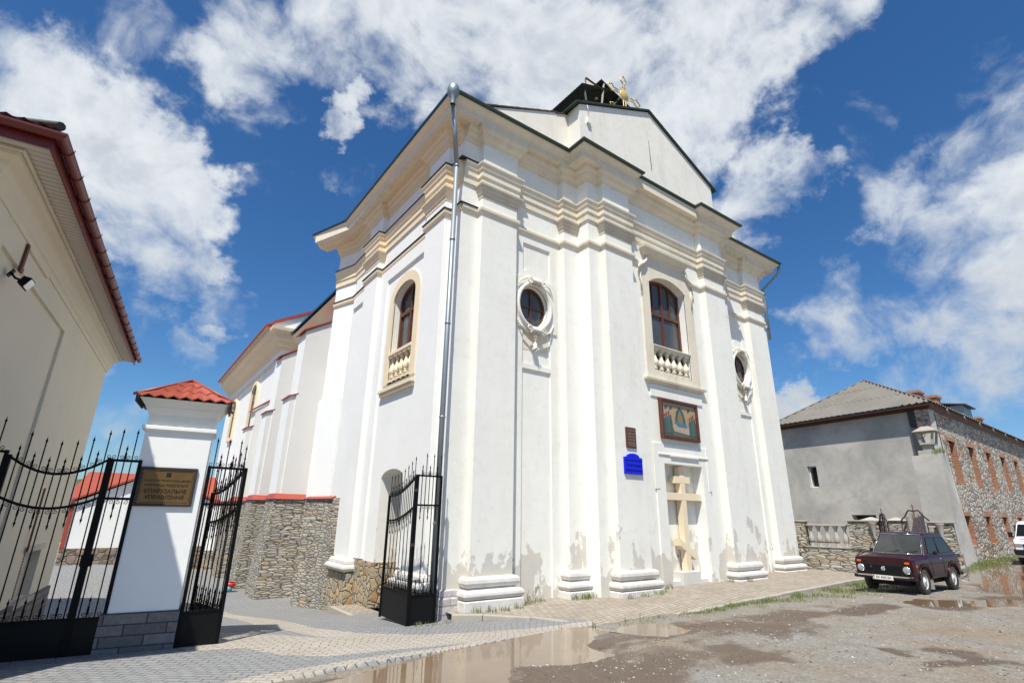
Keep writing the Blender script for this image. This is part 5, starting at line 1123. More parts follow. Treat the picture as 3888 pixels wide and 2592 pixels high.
# ------------------------------------------------------------------ maroon off-road car
car = empty('maroon_car', 'dark maroon boxy three door off-road car with white wheel rims by the puddles', 'car', (17.85, 5.93, -1.76), R(178))
car.scale = (.86, .83, .885)
def loft(m_, rows, cap0=True, cap1=True, smooth=True):   # rows: list of point lists with equal length, open strips
    k = len(rows[0]); vs = [p for r_ in rows for p in r_]
    m_.add(vs, [(i*k+j, i*k+j+1, (i+1)*k+j+1, (i+1)*k+j) for i in range(len(rows)-1) for j in range(k-1)], smooth)
    o = len(m_.v)-len(vs)
    if cap0: m_.f.append(tuple(o+j for j in range(k))[::-1]); m_.sm.append(False)
    if cap1: m_.f.append(tuple(o+(len(rows)-1)*k+j for j in range(k))); m_.sm.append(False)
FXA, RXA, WR = 1.12, -1.10, .345
def zarch(x, zs=.40):
    z = zs
    for c in (FXA, RXA):
        d = abs(x-c)
        if d < .44: z = max(z, .33+math.sqrt(.44**2-d**2))
    return z
def belt(x):
    if x > .72: return .975-.05*S(x, .9, 1.86)
    return .985
xs_ = sorted(set([round(-1.84+.04*i, 3) for i in range(93)]), reverse=True)
rows = []
for x in xs_:
    fr_ = S(x, 1.66, 1.86); bk_ = S(-x, 1.70, 1.86)
    hw = .80-.03*fr_-.03*bk_; zb = min(zarch(x), .86); zt = belt(x)
    if x > .72: top_ = [(x, hw*.965, zt), (x, hw*.90, zt+.022), (x, hw*.5, zt+.04+.02*(1-fr_)), (x, 0, zt+.045+.02*(1-fr_))]
    else: top_ = [(x, hw*.965, zt), (x, hw*.93, zt+.02), (x, hw*.5, zt+.03), (x, 0, zt+.03)]
    half = [(x, .60, zb), (x, hw-.02, zb), (x, hw, zb+.05), (x, hw+.012, .66 if zb < .6 else zb+.06), (x, hw+.012, .80 if zb < .7 else zb+.08), (x, hw, min(.90, zt-.03))] + top_
    rows.append(half+[(a, -b_, c) for a, b_, c in half[:-1][::-1]])
m_ = MB(); loft(m_, rows); m_.box((-1.80, -.60, .42), (1.80, .60, .80)); body = m_.build('body', 'maroon', car)
m_ = MB()  # cabin shell
cab = [(.74, .99, .735), (.70, 1.03, .735), (.25, 1.58, .625), (.10, 1.622, .60), (-.4, 1.640, .595), (-1.15, 1.625, .595), (-1.30, 1.58, .605), (-1.74, 1.06, .70), (-1.80, .97, .73)]
def hw_at(z): return .735-.125*S(z, .98, 1.64)*1.0 if z < 1.6 else .60
rows = []
for x, z, h_ in cab[1:-1]:
    rows.append([(x, h_+.0, 1.0 if z > 1.05 else .98), (x, h_-.0, z-.02), (x, h_-.05, z), (x, 0, z+.015), (x, -h_+.05, z), (x, -h_, z-.02), (x, -h_, .98)])
rows = [[(x, .755-.0*z, .98), (x, (.755-(.145)*min(1, max(0, (z-.98)/.62))), z-.025), (x, (.72-(.145)*min(1, max(0, (z-.98)/.62))), z), (x, 0, z+.018), (x, -(.72-(.145)*min(1, max(0, (z-.98)/.62))), z), (x, -(.755-(.145)*min(1, max(0, (z-.98)/.62))), z-.025), (x, -.755, .98)] for x, z, h_ in cab]
loft(m_, rows, smooth=False); cabin = m_.build('cabin', 'maroon', car, bevel=.02)
# windscreen with its bright trim
def wscreen(x0, z0, h0, x1, z1, h1, off): 
    d = Vector((z1-z0, 0, -(x1-x0))).normalized()*off
    return [(x0+d.x, -h0, z0+d.z), (x0+d.x, h0, z0+d.z), (x1+d.x, h1, z1+d.z), (x1+d.x, -h1, z1+d.z)]
q = wscreen(.705, 1.045, .665, .285, 1.555, .555, .012); q0 = wscreen(.705, 1.045, .665, .285, 1.555, .555, -.02)
m_ = MB(); m_.hexa(q0+q); m_.build('windscreen', 'screen', car)
q1 = wscreen(.72, 1.028, .69, .27, 1.572, .575, .016); m_ = MB()
for i in range(4): a, b_ = q1[i], q1[(i+1) % 4]; m_.tube([a, b_], .012, 6)
m_.build('windscreen_trim', 'chrome', car)
for s in (-1, 1):    # side windows
    def pt(x, z): return (x, s*((.755-.145*(z-.98)/.62)+.006), z)
    for nm, poly in (('door_window', [(.42, 1.06), (-.38, 1.06), (-.48, 1.50), (.10, 1.50)]), ('quarter_window', [(-.46, 1.06), (-1.50, 1.08), (-1.20, 1.50), (-.56, 1.50)])):
        vs = [pt(x, z) for x, z in poly]; vs2 = [(x, y-s*.03, z) for x, y, z in vs]; m_ = MB(); m_.add(vs+vs2, [(0, 1, 2, 3), (7, 6, 5, 4)]+[(i, (i+1) % 4, (i+1) % 4+4, i+4) for i in range(4)]); m_.build(nm, 'carglass', car)
        m_ = MB()
        for i in range(4): m_.tube([vs[i], vs[(i+1) % 4]], .008, 5)
        m_.build('window_seal', 'plasticblack', car)
    m_ = MB(); m_.box((-.33, s*.812-.012, .905), (-.18, s*.812+.012, .935)); m_.build('door_handle', 'chrome', car, bevel=.005)
    m_ = MB(); m_.tube([(.50, s*.815, .98), (.50, s*.815, .45)], .004, 4); m_.tube([(-.43, s*.815, .98), (-.43, s*.817, .50)], .004, 4); m_.tube([(1.55, s*.808, .80), (.5, s*.816, .80), (-1.7, s*.808, .80)], .006, 4); m_.build('panel_gap', 'plasticblack', car)
    m_ = MB(); m_.box((.30, s*.90-.05, 1.03), (.36, s*.90+.05, 1.14)); m_.tube([(.38, s*.77, 1.02), (.34, s*.88, 1.06)], .012, 5); m_.build('wing_mirror', 'plasticblack', car, bevel=.02)
    m_ = MB(); m_.tube([(c+.455*math.cos(R(a)), s*.815, .33+.455*math.sin(R(a))) for c in (FXA,) for a in range(8, 175, 8)], .022, 6); m_.build('wheel_arch', 'maroon', car)
    m_ = MB(); m_.tube([(c+.455*math.cos(R(a)), s*.815, .33+.455*math.sin(R(a))) for c in (RXA,) for a in range(8, 175, 8)], .022, 6); m_.build('wheel_arch', 'maroon', car)
    m_ = MB(); m_.box((1.60, s*.815-.01, .735), (1.66, s*.815+.014, .79)); m_.build('side_marker', 'orange', car, bevel=.005)
    for x in (FXA, RXA):
        f = MB(); f.lathe([(.20, -.085), (.30, -.095), (.335, -.075), (WR, -.04), (WR, .04), (.335, .075), (.30, .095), (.20, .085)], (x, s*.70, WR), 28, (0, 1, 0)); wt = f.build('tyre', 'tyre', car)
        f = MB(); f.lathe([(.205, .07), (.195, .075), (.185, .03), (.13, .045), (.10, .065), (.06, .06), (.055, .085), (.001, .09)] if s == 1 else [(.205, -.07), (.195, -.075), (.185, -.03), (.13, -.045), (.10, -.065), (.06, -.06), (.055, -.085), (.001, -.09)], (x, s*.70, WR), 28, (0, 1, 0)); f.build('rim', 'rimwhite', wt)
        f = MB()
        for k in range(10): a = 2*math.pi*k/10; f.lathe([(.001, s*.051), (.017, s*.052), (.017, s*.03)], (x+.155*math.cos(a), s*.70, WR+.155*math.sin(a)), 8, (0, 1, 0))
        f.build('rim_hole', 'plasticblack', wt)
    m_ = MB(); m_.box((FXA-.47, s*.72-.09, .12), (FXA-.455, s*.72+.09, .40)); m_.build('mud_flap', 'kerb', car); m_ = MB(); m_.box((RXA-.48, s*.72-.09, .12), (RXA-.465, s*.72+.09, .40)); m_.build('mud_flap', 'kerb', car)
# nose: black grille panel, lamps, bumper, plate
m_ = MB(); m_.box((1.845, -.75, .53), (1.872, .75, .775)); m_.build('grille', 'plasticblack', car, bevel=.01)
m_ = MB()
for i in range(8): m_.box((1.872, -.50, .555+.026*i), (1.880, .50, .565+.026*i))
m_.build('grille_bar', 'plasticblack', car)
for s in (-1, 1):
    m_ = MB(); m_.lathe([(.115, -.02), (.118, .012), (.105, .018)], (1.868, s*.625, .65), 24, (1, 0, 0)); hl = m_.build('headlight', 'plasticblack', car)
    m_ = MB(); m_.lathe([(.104, .010), (.08, .030), (.04, .042), (.001, .046)], (1.868, s*.625, .65), 24, (1, 0, 0)); m_.build('lens', 'lampglass', hl)
    m_ = MB(); m_.box((1.835, s*.62-.125, .80), (1.858, s*.62+.125, .875)); il = m_.build('indicator', 'plasticblack', car, bevel=.006)
    a, b_ = sorted((s*.53, s*.63)); m_ = MB(); m_.box((1.856, s*.655-.0, .808) if False else (1.856, min(s*.60, s*.72), .81), (1.866, max(s*.60, s*.72), .865)); m_.build('lens', 'orange', il)
m_ = MB(); m_.lathe([(.001, .010), (.055, .008), (.06, 0)], (1.876, 0, .66), 18, (1, 0, 0)); bd = m_.build('badge', 'chrome', car); bd.scale = (1, 1, 1)
m_ = MB(); m_.lathe([(.001, .008), (.03, .006), (.033, 0)], (1.876, -.33, .69), 14, (1, 0, 0)); m_.build('emblem', 'rust', car)
m_ = MB(); m_.box((1.87, -.80, .385), (1.99, .80, .475)); m_.box((1.75, -.84, .385), (1.93, -.78, .475)); m_.box((1.75, .78, .385), (1.93, .84, .475)); bp_ = m_.build('bumper', 'plasticblack', car, bevel=.015)
m_ = MB(); m_.box((1.90, -.79, .476), (1.985, .79, .49)); m_.box((1.991, -.70, .452), (1.996, .70, .484)); m_.build('chrome_strip', 'chrome', bp_)
pl_ = MB(); pl_.box((1.998, -.275, .365), (2.006, .275, .49)); npl = pl_.build('number_plate', 'plate', car)
f = MB(); f.box((2.0062, -.268, .428), (2.008, -.225, .484)); f.build('flag_blue', 'blueflag', npl); f = MB(); f.box((2.0062, -.268, .375), (2.008, -.225, .427)); f.build('flag_yellow', 'yellow', npl); f = MB(); f.box((2.0062, -.26, .366), (2.0078, .26, .373)); f.build('edge_line', 'redlens', npl)
text('BX 4400 BA', .095, (2.0068, .022, .43), (R(90), 0, R(90)), 'ink', npl, sx=.86)
for y in (-.28, .22): m_ = MB(); m_.tube([(.80, y, 1.05), (.765, y+.04, 1.075), (.66, y+.36, 1.13)], .008, 5); m_.build('wiper', 'plasticblack', car)
m_ = MB(); m_.lathe([(.17, -.01), (.18, 0), (.17, .01)], (.30, -.36, 1.08), 20, (.8, 0, .5)); 
m_ = MB(); m_.box((-1.95, -.80, .40), (-1.86, .80, .50)); m_.build('rear_bumper', 'plasticblack', car, bevel=.02)
m_ = MB(); m_.box((-1.6, -.5, .22), (1.55, .5, .42)); m_.tube([(FXA, -.6, .3), (FXA, .6, .3)], .06, 6); m_.tube([(RXA, -.6, .33), (RXA, .6, .33)], .06, 6); m_.build('chassis', 'plasticblack', car)

# ------------------------------------------------------------------ white van at the right edge
van = empty('white_van', 'white van with black bumper and red grille line by the old stone building', 'van', (34.6, 5.95, -1.76), R(183))
van.scale = (.93, .93, .93)
m_ = MB(); rows = []
for x, zt, hw in ((2.25, .80, .82), (2.20, .98, .86), (2.0, 1.10, .90), (1.55, 1.20, .91), (.98, 1.84, .80), (.75, 1.93, .78), (-2.3, 1.95, .80), (-2.42, 1.8, .82), (-2.45, .5, .90)):
    rows.append([(x, hw, .32), (x, hw+.01, min(.9, zt-.05)), (x, hw-.02, min(1.15, zt-.02)), (x, hw-.06 if zt < 1.3 else hw-.04, zt-.03), (x, hw-.14, zt), (x, 0, zt+.02), (x, -hw+.14, zt), (x, -(hw-.06) if zt < 1.3 else -(hw-.04), zt-.03), (x, -hw+.02, min(1.15, zt-.02)), (x, -hw-.01, min(.9, zt-.05)), (x, -hw, .32)])
loft(m_, rows, smooth=False); m_.build('body', 'whitepaint', van, bevel=.02)
m_ = MB(); m_.hexa([(1.50, -.80, 1.24), (1.50, .80, 1.24), (1.04, .71, 1.76), (1.04, -.71, 1.76), (1.54, -.80, 1.26), (1.54, .80, 1.26), (1.08, .71, 1.79), (1.08, -.71, 1.79)]); m_.build('windscreen', 'carglass', van)
m_ = MB(); m_.box((2.16, -.62, 1.12), (2.21, .30, 1.15)); m_.build('vent', 'plasticblack', van)
m_ = MB(); m_.box((2.19, -.55, .78), (2.275, .55, .92)); m_.build('grille', 'plasticblack', van, bevel=.01); m_ = MB(); m_.box((2.27, -.55, .72), (2.285, .55, .775)); m_.build('red_line', 'redlens', van)
for s in (-1, 1):
    m_ = MB(); m_.box((2.17, s*.70-.14, .78), (2.27, s*.70+.14, .93)); m_.build('headlight', 'lampglass', van, bevel=.02); m_ = MB(); m_.box((2.08, s*.87-.03, .78), (2.22, s*.87+.03, .93)); m_.build('indicator', 'orange', van)
    m_ = MB(); m_.box((1.35, s*1.02-.08, 1.18), (1.45, s*1.02+.08, 1.42)); m_.tube([(1.4, s*.88, 1.22), (1.4, s*.98, 1.26)], .02, 5); m_.build('wing_mirror', 'plasticblack', van, bevel=.03)
    for x in (1.5, -1.5): m_ = MB(); m_.lathe([(.001, -.09), (.25, -.1), (.33, -.07), (.33, .07), (.25, .1), (.001, .09)], (x, s*.80, .33), 22, (0, 1, 0)); m_.build('wheel', 'tyre', van)
    m_ = MB(); m_.box((-.2, s*.873-.01, 1.3), (1.0, s*.873+.01, 1.75)); m_.build('side_window', 'carglass', van)
m_ = MB(); m_.box((2.15, -.90, .42), (2.36, .90, .66)); m_.box((2.0, -.93, .42), (2.2, -.86, .66)); m_.box((2.0, .86, .42), (2.2, .93, .66)); m_.build('bumper', 'plasticblack', van, bevel=.03)

# ------------------------------------------------------------------ old stone building on the right
SC = 1.08; KX, KY, KZ = 28.18*SC, 7.42*SC, -1.75
HR, HG = R(1.65), R(81)
dr, dg = Vector((math.cos(HR), math.sin(HR), 0)), Vector((math.cos(HG), math.sin(HG), 0))
K = Vector((KX, KY, 0))
ob = empty('old_building', 'long old building with grey rendered end wall, rubble front and corrugated hipped roof', 'building', (0, 0, 0))
def quadwall(m_, P, d, L, z0, z1, nrm, th, holes=()):   # wall strip along d with rectangular holes (s0,s1,z0,z1)
    ss = sorted(set([0, L]+[h for q in holes for h in q[:2]])); zz = sorted(set([z0, z1]+[h for q in holes for h in q[2:]]))
    for i in range(len(ss)-1):
        for j in range(len(zz)-1):
            a, b_, c, e = ss[i], ss[i+1], zz[j], zz[j+1]
            if any(q[0] <= a and b_ <= q[1] and q[2] <= c and e <= q[3] for q in holes): continue
            p0, p1 = P+d*a, P+d*b_; v = [p0, p1, p1+nrm*th, p0+nrm*th]
            m_.add([(q.x, q.y, c) for q in v]+[(q.x, q.y, e) for q in v], [(0, 3, 2, 1), (4, 5, 6, 7), (0, 1, 5, 4), (1, 2, 6, 5), (2, 3, 7, 6), (3, 0, 4, 7)])
nr_, ng_ = Vector((-dr.y, dr.x, 0)), Vector((-dg.y, dg.x, 0))
up_w = [(2.1+3.55*k, 3.15+3.55*k, 1.70, 3.76) for k in range(9)]; lo_w = [(1.75+3.75*k, 2.65+3.75*k, -1.05, .24) for k in range(8)]
m_ = MB(); quadwall(m_, K, dr, 34, -2.2, 5.06, nr_, .55, up_w+lo_w); m_.build('front_wall', 'rubble', ob)
m_ = MB(); quadwall(m_, K+nr_*.551, dr, 34, -2.2, 5.05, nr_, .3, []); m_.build('window_backing', 'lead', ob)  # dark sheet stands in for the unlit interior behind the openings
for k, q in enumerate(up_w+lo_w):
    p0 = K+dr*q[0]; p1 = K+dr*q[1]; fr_ = MB(); z0, z1 = q[2], q[3]
    for a, b_ in ((-.30, .0), (0, .30)):
        if a < 0 and k % 2: continue
        base = p0 if a < 0 else p1
        z = z0-.05; i = 0
        while z < z1+.2:
            h_ = .085; wd = .06+.16*((i*7+k*3) % 4)/3; s0, s1 = (-wd, .02) if a < 0 else (-.02, wd); n0 = -.012-.02*((i*5+k) % 3)/3
            v = [base+dr*s0+nr_*n0, base+dr*s1+nr_*n0, base+dr*s1+nr_*(.20+.05*(i % 2)), base+dr*s0+nr_*(.20+.05*(i % 2))]
            fr_.add([(w_.x, w_.y, z) for w_ in v]+[(w_.x, w_.y, z+h_-.012) for w_ in v], [(0, 3, 2, 1), (4, 5, 6, 7), (0, 1, 5, 4), (1, 2, 6, 5), (2, 3, 7, 6), (3, 0, 4, 7)]); z += h_; i += 1
    v = [p0-dr*.25-nr_*.03, p1+dr*.25-nr_*.03, p1+dr*.25+nr_*.4, p0-dr*.25+nr_*.4]; fr_.add([(w_.x, w_.y, z1) for w_ in v]+[(w_.x, w_.y, z1+.17) for w_ in v], [(0, 3, 2, 1), (4, 5, 6, 7), (0, 1, 5, 4), (1, 2, 6, 5), (2, 3, 7, 6), (3, 0, 4, 7)])
    so_ = fr_.build('brick_surround', 'brick', ob)
# cornice of bricks under the eaves, both walls
CN = K+dg*8.3; CF = K+dr*34
pth = [(CN.x, CN.y), (KX, KY), (CF.x, CF.y)]
m_ = MB(); m_.sweep(pth, [(-.3, 5.04), (.06, 5.04), (.07, 5.12), (.14, 5.13), (.15, 5.20), (.24, 5.21), (.25, 5.30), (-.3, 5.30)]); m_.build('brick_cornice', 'brownframe', ob)
m_ = MB(); quadwall(m_, K+ng_*0, dg, 8.3, -2.2, 5.045, -ng_, .5, [(5.98, 6.52, 1.66, 2.82), (3.3, 4.5, -.12, .23)]); m_.build('end_wall', 'cement', ob)
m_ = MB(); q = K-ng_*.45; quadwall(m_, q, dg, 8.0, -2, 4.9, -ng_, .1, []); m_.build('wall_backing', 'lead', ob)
m_ = MB(); a = K+dg*6.0-ng_*.12; b_ = K+dg*6.50-ng_*.12
for p_, q_ in ((a, a+dg*.05), (b_-dg*.05, b_)): m_.add([(w_.x, w_.y, 1.66) for w_ in (p_, q_, q_-ng_*.05, p_-ng_*.05)]+[(w_.x, w_.y, 2.82) for w_ in (p_, q_, q_-ng_*.05, p_-ng_*.05)], [(0, 3, 2, 1), (4, 5, 6, 7), (0, 1, 5, 4), (1, 2, 6, 5), (2, 3, 7, 6), (3, 0, 4, 7)])
for z in (1.66, 2.77): m_.add([(w_.x, w_.y, z) for w_ in (a, b_, b_-ng_*.05, a-ng_*.05)]+[(w_.x, w_.y, z+.05) for w_ in (a, b_, b_-ng_*.05, a-ng_*.05)], [(0, 3, 2, 1), (4, 5, 6, 7), (0, 1, 5, 4), (1, 2, 6, 5), (2, 3, 7, 6), (3, 0, 4, 7)])
m_.build('window_frame', 'whitepaint', ob)
# hipped corrugated roof
WR_ = 8.05; apx = K+dg*(WR_/2-.1)+dr*4.0; A0 = K+dg*(WR_+.25)+ng_*.5; A1 = K-dg*.35+ng_*.5-nr_*.0; B1 = K+dr*34-nr_*.45; RG = K+dg*(WR_/2-.1)+dr*34
A1 = K-dg*.45+ng_*.5; EZ = 5.28; AZ = 7.95
def corr(m_, p0, p1, t0, t1, z0, z1, n, amp=.035):   # eaves p0->p1, top t0->t1, ribs run straight up the slope
    e = (p1-p0).normalized(); full = (p1-p0).length; nrm = (t0-p0)-e*((t0-p0).dot(e)); a0 = (t0-p0).dot(e); a1 = full-(t1-p0).dot(e)
    k = n*4; rowsn = 3
    for r_ in range(rowsn):
        fa, fb = r_/rowsn, (r_+1)/rowsn+.012; vs = []
        for i in range(k+1):
            s_ = full*i/k; fm = min(1, s_/a0 if a0 > .01 else 1, (full-s_)/a1 if a1 > .01 else 1)
            for f_, l_ in ((min(fa, fm), .02), (min(fb, fm), 0)):
                q = p0+e*s_+nrm*f_; vs.append((q.x, q.y, z0+(z1-z0)*f_+amp*math.cos(2*math.pi*n*i/k)+l_))
        m_.add(vs, [(i*2, i*2+2, i*2+3, i*2+1) for i in range(k)], False)
m_ = MB(); corr(m_, A0, A1, apx, apx+dg*.0001, EZ, AZ, 28, .06)
m_.build('hip_roof', 'asbestos', ob)
m_ = MB(); m_.add([((A0+(A1-A0)*t_).x+.02, (A0+(A1-A0)*t_).y, EZ+dz_) for t_ in (0, 1) for dz_ in (-.12, .03)], [(0, 1, 3, 2)]); m_.build('fascia_board', 'darkwood', ob)
m_ = MB(); corr(m_, A1-nr_*.0, B1, apx, RG, EZ, AZ, 90); m_.build('front_roof', 'asbestos', ob)
m_ = MB(); m_.tube([(A1.x, A1.y, EZ+.03), (apx.x, apx.y, AZ+.03)], .04, 6); m_.tube([(A0.x, A0.y, EZ+.03), (apx.x, apx.y, AZ+.03)], .04, 6); m_.tube([(apx.x, apx.y, AZ+.04), (RG.x, RG.y, AZ+.04)], .06, 6); m_.build('ridge', 'asbestos', ob)
m_ = MB(); m_.add([(A0.x, A0.y, EZ-.02), (A1.x, A1.y, EZ-.02), (B1.x, B1.y, EZ-.02), (RG.x, RG.y, EZ-.02), (apx.x, apx.y, EZ-.02)], [(0, 1, 2, 3, 4)]); m_.build('eaves_boarding', 'darkwood', ob)
for (x0, x1, y0, y1, zt) in ((41, 42, 11.12, 12.2, 8.1), (42.2, 43.1, 10.55, 11.45, 7.85), (57, 58, 11.7, 12.5, 8.3)):
    m_ = MB(); m_.box((x0, y0, 5.5), (x1, y1, zt-.16)); m_.box((x0-.08, y0-.08, zt-.16), (x1+.08, y1+.08, zt)); m_.build('chimney', 'brick', ob)
c = K+dr*9.5+dg*1.2; m_ = MB(); mt = Matrix.Translation((c.x, c.y, 0)) @ Matrix.Rotation(HR, 4, 'Z'); m_.box((-.9, -.8, 5.6), (.9, 1.5, 6.5), mt); dm = m_.build('dormer', 'zinc', ob)
m_ = MB(); m_.hexa([mt @ Vector(v) for v in ((-1.1, -1.0, 6.45), (1.1, -1.0, 6.45), (1.1, 1.6, 6.9), (-1.1, 1.6, 6.9), (-1.1, -1.0, 6.53), (1.1, -1.0, 6.53), (1.1, 1.6, 6.98), (-1.1, 1.6, 6.98))]); m_.build('roof', 'lead', dm)
m_ = MB()
for k in range(9): s_ = 1.2+3*k; p = K+dr*s_-nr_*.45; m_.tube([(p.x, p.y, 5.15), (p.x+.1, p.y-.05, 4.85)], .02, 4)
m_.build('hook', 'zinc', ob)
# sloped grey corner pier, and doorway hood along the front
m_ = MB(); P0 = K-nr_*.0; a = K-dr*.05+dg*.1
m_.add([(v.x, v.y, z) for v, z in ((K+ng_*.9-nr_*.25, -2.2), (K+dr*.75-nr_*.32, -2.2), (K+dr*.75+nr_*.1, -2.2), (K+ng_*.9+dg*1.2, -2.2), (K+ng_*.05, 3.9), (K+dr*.95-nr_*.04, 3.9), (K+dr*.95+nr_*.1, 3.9), (K+ng_*.05+dg*.4, 3.9))], [(0, 3, 2, 1), (4, 5, 6, 7), (0, 1, 5, 4), (1, 2, 6, 5), (2, 3, 7, 6), (3, 0, 4, 7)]); m_.build('corner_buttress', 'cement', ob)

# pier with stone lantern
PX, PY = 25.2, 7.20
pr_ = empty('lantern_pier', 'tall grey rendered pier topped with a small open stone lantern', 'pier', (25.5, 7.05, -1.75), R(-12))
pr_.location = (0, 0, 0); pr_.rotation_euler = (0, 0, 0)
def atY(px_, py_, Y): d = RGT*((px_-1944)/1969.68)-UPV*((py_-1296)/1969.68)+FWD; return d*(Y/d.y)
PM = Matrix.Identity(4)
def PB(name, m, fn, bev=0): f = MB(); fn(f); return f.build(name, m, pr_, bevel=bev)
PB('shaft', 'cement', lambda f: f.hexa([(28.27, 7.50, -2.2), (29.3, 7.50, -2.2), (29.3, 8.52, -2.2), (28.27, 8.52, -2.2), (28.3, 7.37, 2.74), (29.2, 7.37, 2.74), (29.2, 8.45, 2.72), (28.3, 8.45, 2.72)]))
PB('step', 'whitegrey', lambda f: (f.box((28.38, 7.62, 2.70), (28.95, 8.20, 2.93)), f.box((28.45, 7.68, 2.931), (28.88, 8.02, 3.17))), .02)
def lant(f):
    f.box((28.36, 7.56, 3.171), (28.98, 8.06, 3.26))
    for x in (28.36, 28.90):
        for y in (7.56, 7.98): f.hexa([(x, y, 3.261), (x+.08, y, 3.261), (x+.08, y+.09, 3.261), (x, y+.09, 3.261), (x-.02, y+(.06 if y > 7.8 else -.10), 3.72), (x+.06, y+(.06 if y > 7.8 else -.10), 3.72), (x+.06, y+.09+(.06 if y > 7.8 else -.10), 3.72), (x-.02, y+.09+(.06 if y > 7.8 else -.10), 3.72)])
PB('lantern', 'whitegrey', lant, .01)
PB('lantern_roof', 'kerb', lambda f: f.hexa([(28.18, 7.34, 3.74), (29.1, 7.34, 3.74), (29.1, 8.24, 3.74), (28.18, 8.24, 3.74), (28.45, 7.62, 3.98), (28.85, 7.62, 3.98), (28.85, 7.92, 3.98), (28.45, 7.92, 3.98)]), .03)

# low dry stone wall beside the church
WH = -78.5
lw = empty('stone_wall', 'low dry stone wall with piers and a small balustrade, between the church and the car', 'wall', (20.67, 10.2, 0), R(WH))
def LW(name, m, fn, bev=0): f = MB(); fn(f); return f.build(name, m, lw, bevel=bev)
LW('lower_wall', 'drystone', lambda f: f.box((-.1, 0, -2.2), (4.6, .38, -.97)))
LW('ledge', 'kerb', lambda f: f.box((.2, -.03, -.97), (1.66, .36, -.925)), .01)
LW('pier', 'drystone', lambda f: f.box((-.12, -.02, -.969), (.27, .38, -.105))); LW('coping', 'kerb', lambda f: f.box((-.16, -.05, -.104), (.34, .42, -.05)), .01)
LW('rail', 'kerb', lambda f: f.box((.27, .02, -.235), (1.66, .32, -.18)), .01)
for s_ in (.40, .66, .93, 1.21, 1.49):
    def bl(f, s_=s_): f.lathe([(.055, 0), (.06, .03), (.04, .05), (.085, .15), (.10, .24), (.08, .34), (.045, .46), (.04, .54), (.07, .60), (.10, .68), (.115, .69)], (s_, .16, -.924), 14)
    LW('baluster', 'whitegrey', bl)
LW('iron_bar', 'rust', lambda f: f.tube([(.3, -.06, -.78), (1.3, -.06, -.78)], .02, 6))
LW('pier', 'drystone', lambda f: f.box((1.66, -.05, -.968), (2.62, .42, -.06))); LW('coping', 'kerb', lambda f: (f.box((1.62, -.1, -.059), (2.66, .46, -.01))), .01)
LW('coping_peak', 'whitegrey', lambda f: f.hexa([(2.05, -.05, -.009), (2.64, -.05, -.009), (2.64, .4, -.009), (2.05, .4, -.009), (2.34, .1, .09), (2.40, .1, .09), (2.40, .2, .09), (2.34, .2, .09)]))
LW('pier', 'drystone', lambda f: f.box((2.74, .5, -2.2), (3.28, .9, -.03))); LW('coping', 'kerb', lambda f: f.box((2.70, .45, -.029), (3.32, .95, .0)), .01)
LW('coping_peak', 'whitegrey', lambda f: f.hexa([(2.72, .46, .001), (3.30, .46, .001), (3.3, .9, .001), (2.72, .9, .001), (2.98, .6, .09), (3.04, .6, .09), (3.04, .7, .09), (2.98, .7, .09)]))
LW('pier', 'drystone', lambda f: f.box((3.92, -.05, -.968), (4.55, .42, -.07))); LW('coping', 'kerb', lambda f: f.box((3.88, -.1, -.069), (4.6, .46, -.02)), .01)
for s_ in (2.42, 4.22): LW('urn', 'whitegrey', lambda f, s_=s_: f.lathe([(.03, -.60), (.045, -.45), (.07, -.30), (.10, -.14), (.12, -.10), (.12, -.08), (.02, -.08)], (s_, -.16, 0), 12))
# ornate rusty gates
def ornate(label, s, y, hd, w_, top):
    o = empty('ornate_gate', label, 'gate', rz=0, group='rusty ornate iron gates'); o.matrix_world = Matrix.Translation((20.67, 10.2, 0)) @ Matrix.Rotation(R(WH), 4, 'Z') @ Matrix.Translation((s, y, 0)) @ Matrix.Rotation(R(hd), 4, 'Z')
    n = 9
    def out(u): return top*(.30+.70*math.sin(math.pi*u)**.7)+.035*math.cos(u*math.pi*6)
    f = MB(); f.tube([(w_*i/36, 0, -.30+out(i/36)) for i in range(37)], .028, 6); f.tube([(0, 0, -1.7), (0, 0, -.1)], .022, 6); f.tube([(w_, 0, -1.7), (w_, 0, -.1)], .022, 6); f.tube([(0, 0, -.42), (w_, 0, -.42)], .014, 5); f.tube([(0, 0, -1.2), (w_, 0, -1.2)], .014, 5); f.tube([(w_/2, 0, -1.7), (w_/2, 0, -.30+out(.5))], .02, 6); f.build('frame', 'rust', o)
    for i in range(1, n): u = i/n; f = MB(); f.tube([(w_*u, 0, -1.7), (w_*u, 0, -.42 if i % 2 else -.30+out(u)*.8)], .015, 5); f.build('bar', 'rust', o)
    f = MB()
    for i in range(6):
        x = w_*(.12+.15*i); [curl(f, x, -.38+.13*q_, .055, 1 if (i+q_) % 2 else -1, 1) for q_ in range(1+int(out((i+.5)/6)/.14))]
    f.build('scrollwork', 'rust', o)
    f = MB(); zt = -.30+out(.5); f.tube([(w_/2, 0, zt), (w_/2, 0, zt+.24)], .011, 5); f.tube([(w_/2-.045, 0, zt+.17), (w_/2+.045, 0, zt+.17)], .009, 5); f.tube([(w_/2-.03, 0, zt+.12), (w_/2+.03, 0, zt+.12)], .008, 5); f.lathe([(.001, -.03), (.03, 0), (.001, .03)], (w_/2, 0, zt+.04), 8); f.build('cross', 'rust', o)
ornate('rusty ornate gate leaf with small cross, wide and nearest the pier with the lantern', 3.18, .25, 8, .78, .62)
ornate('narrow rusty ornate gate leaf with small cross, swung open beside the stone wall pier', 2.60, -.06, -62, .70, .48)

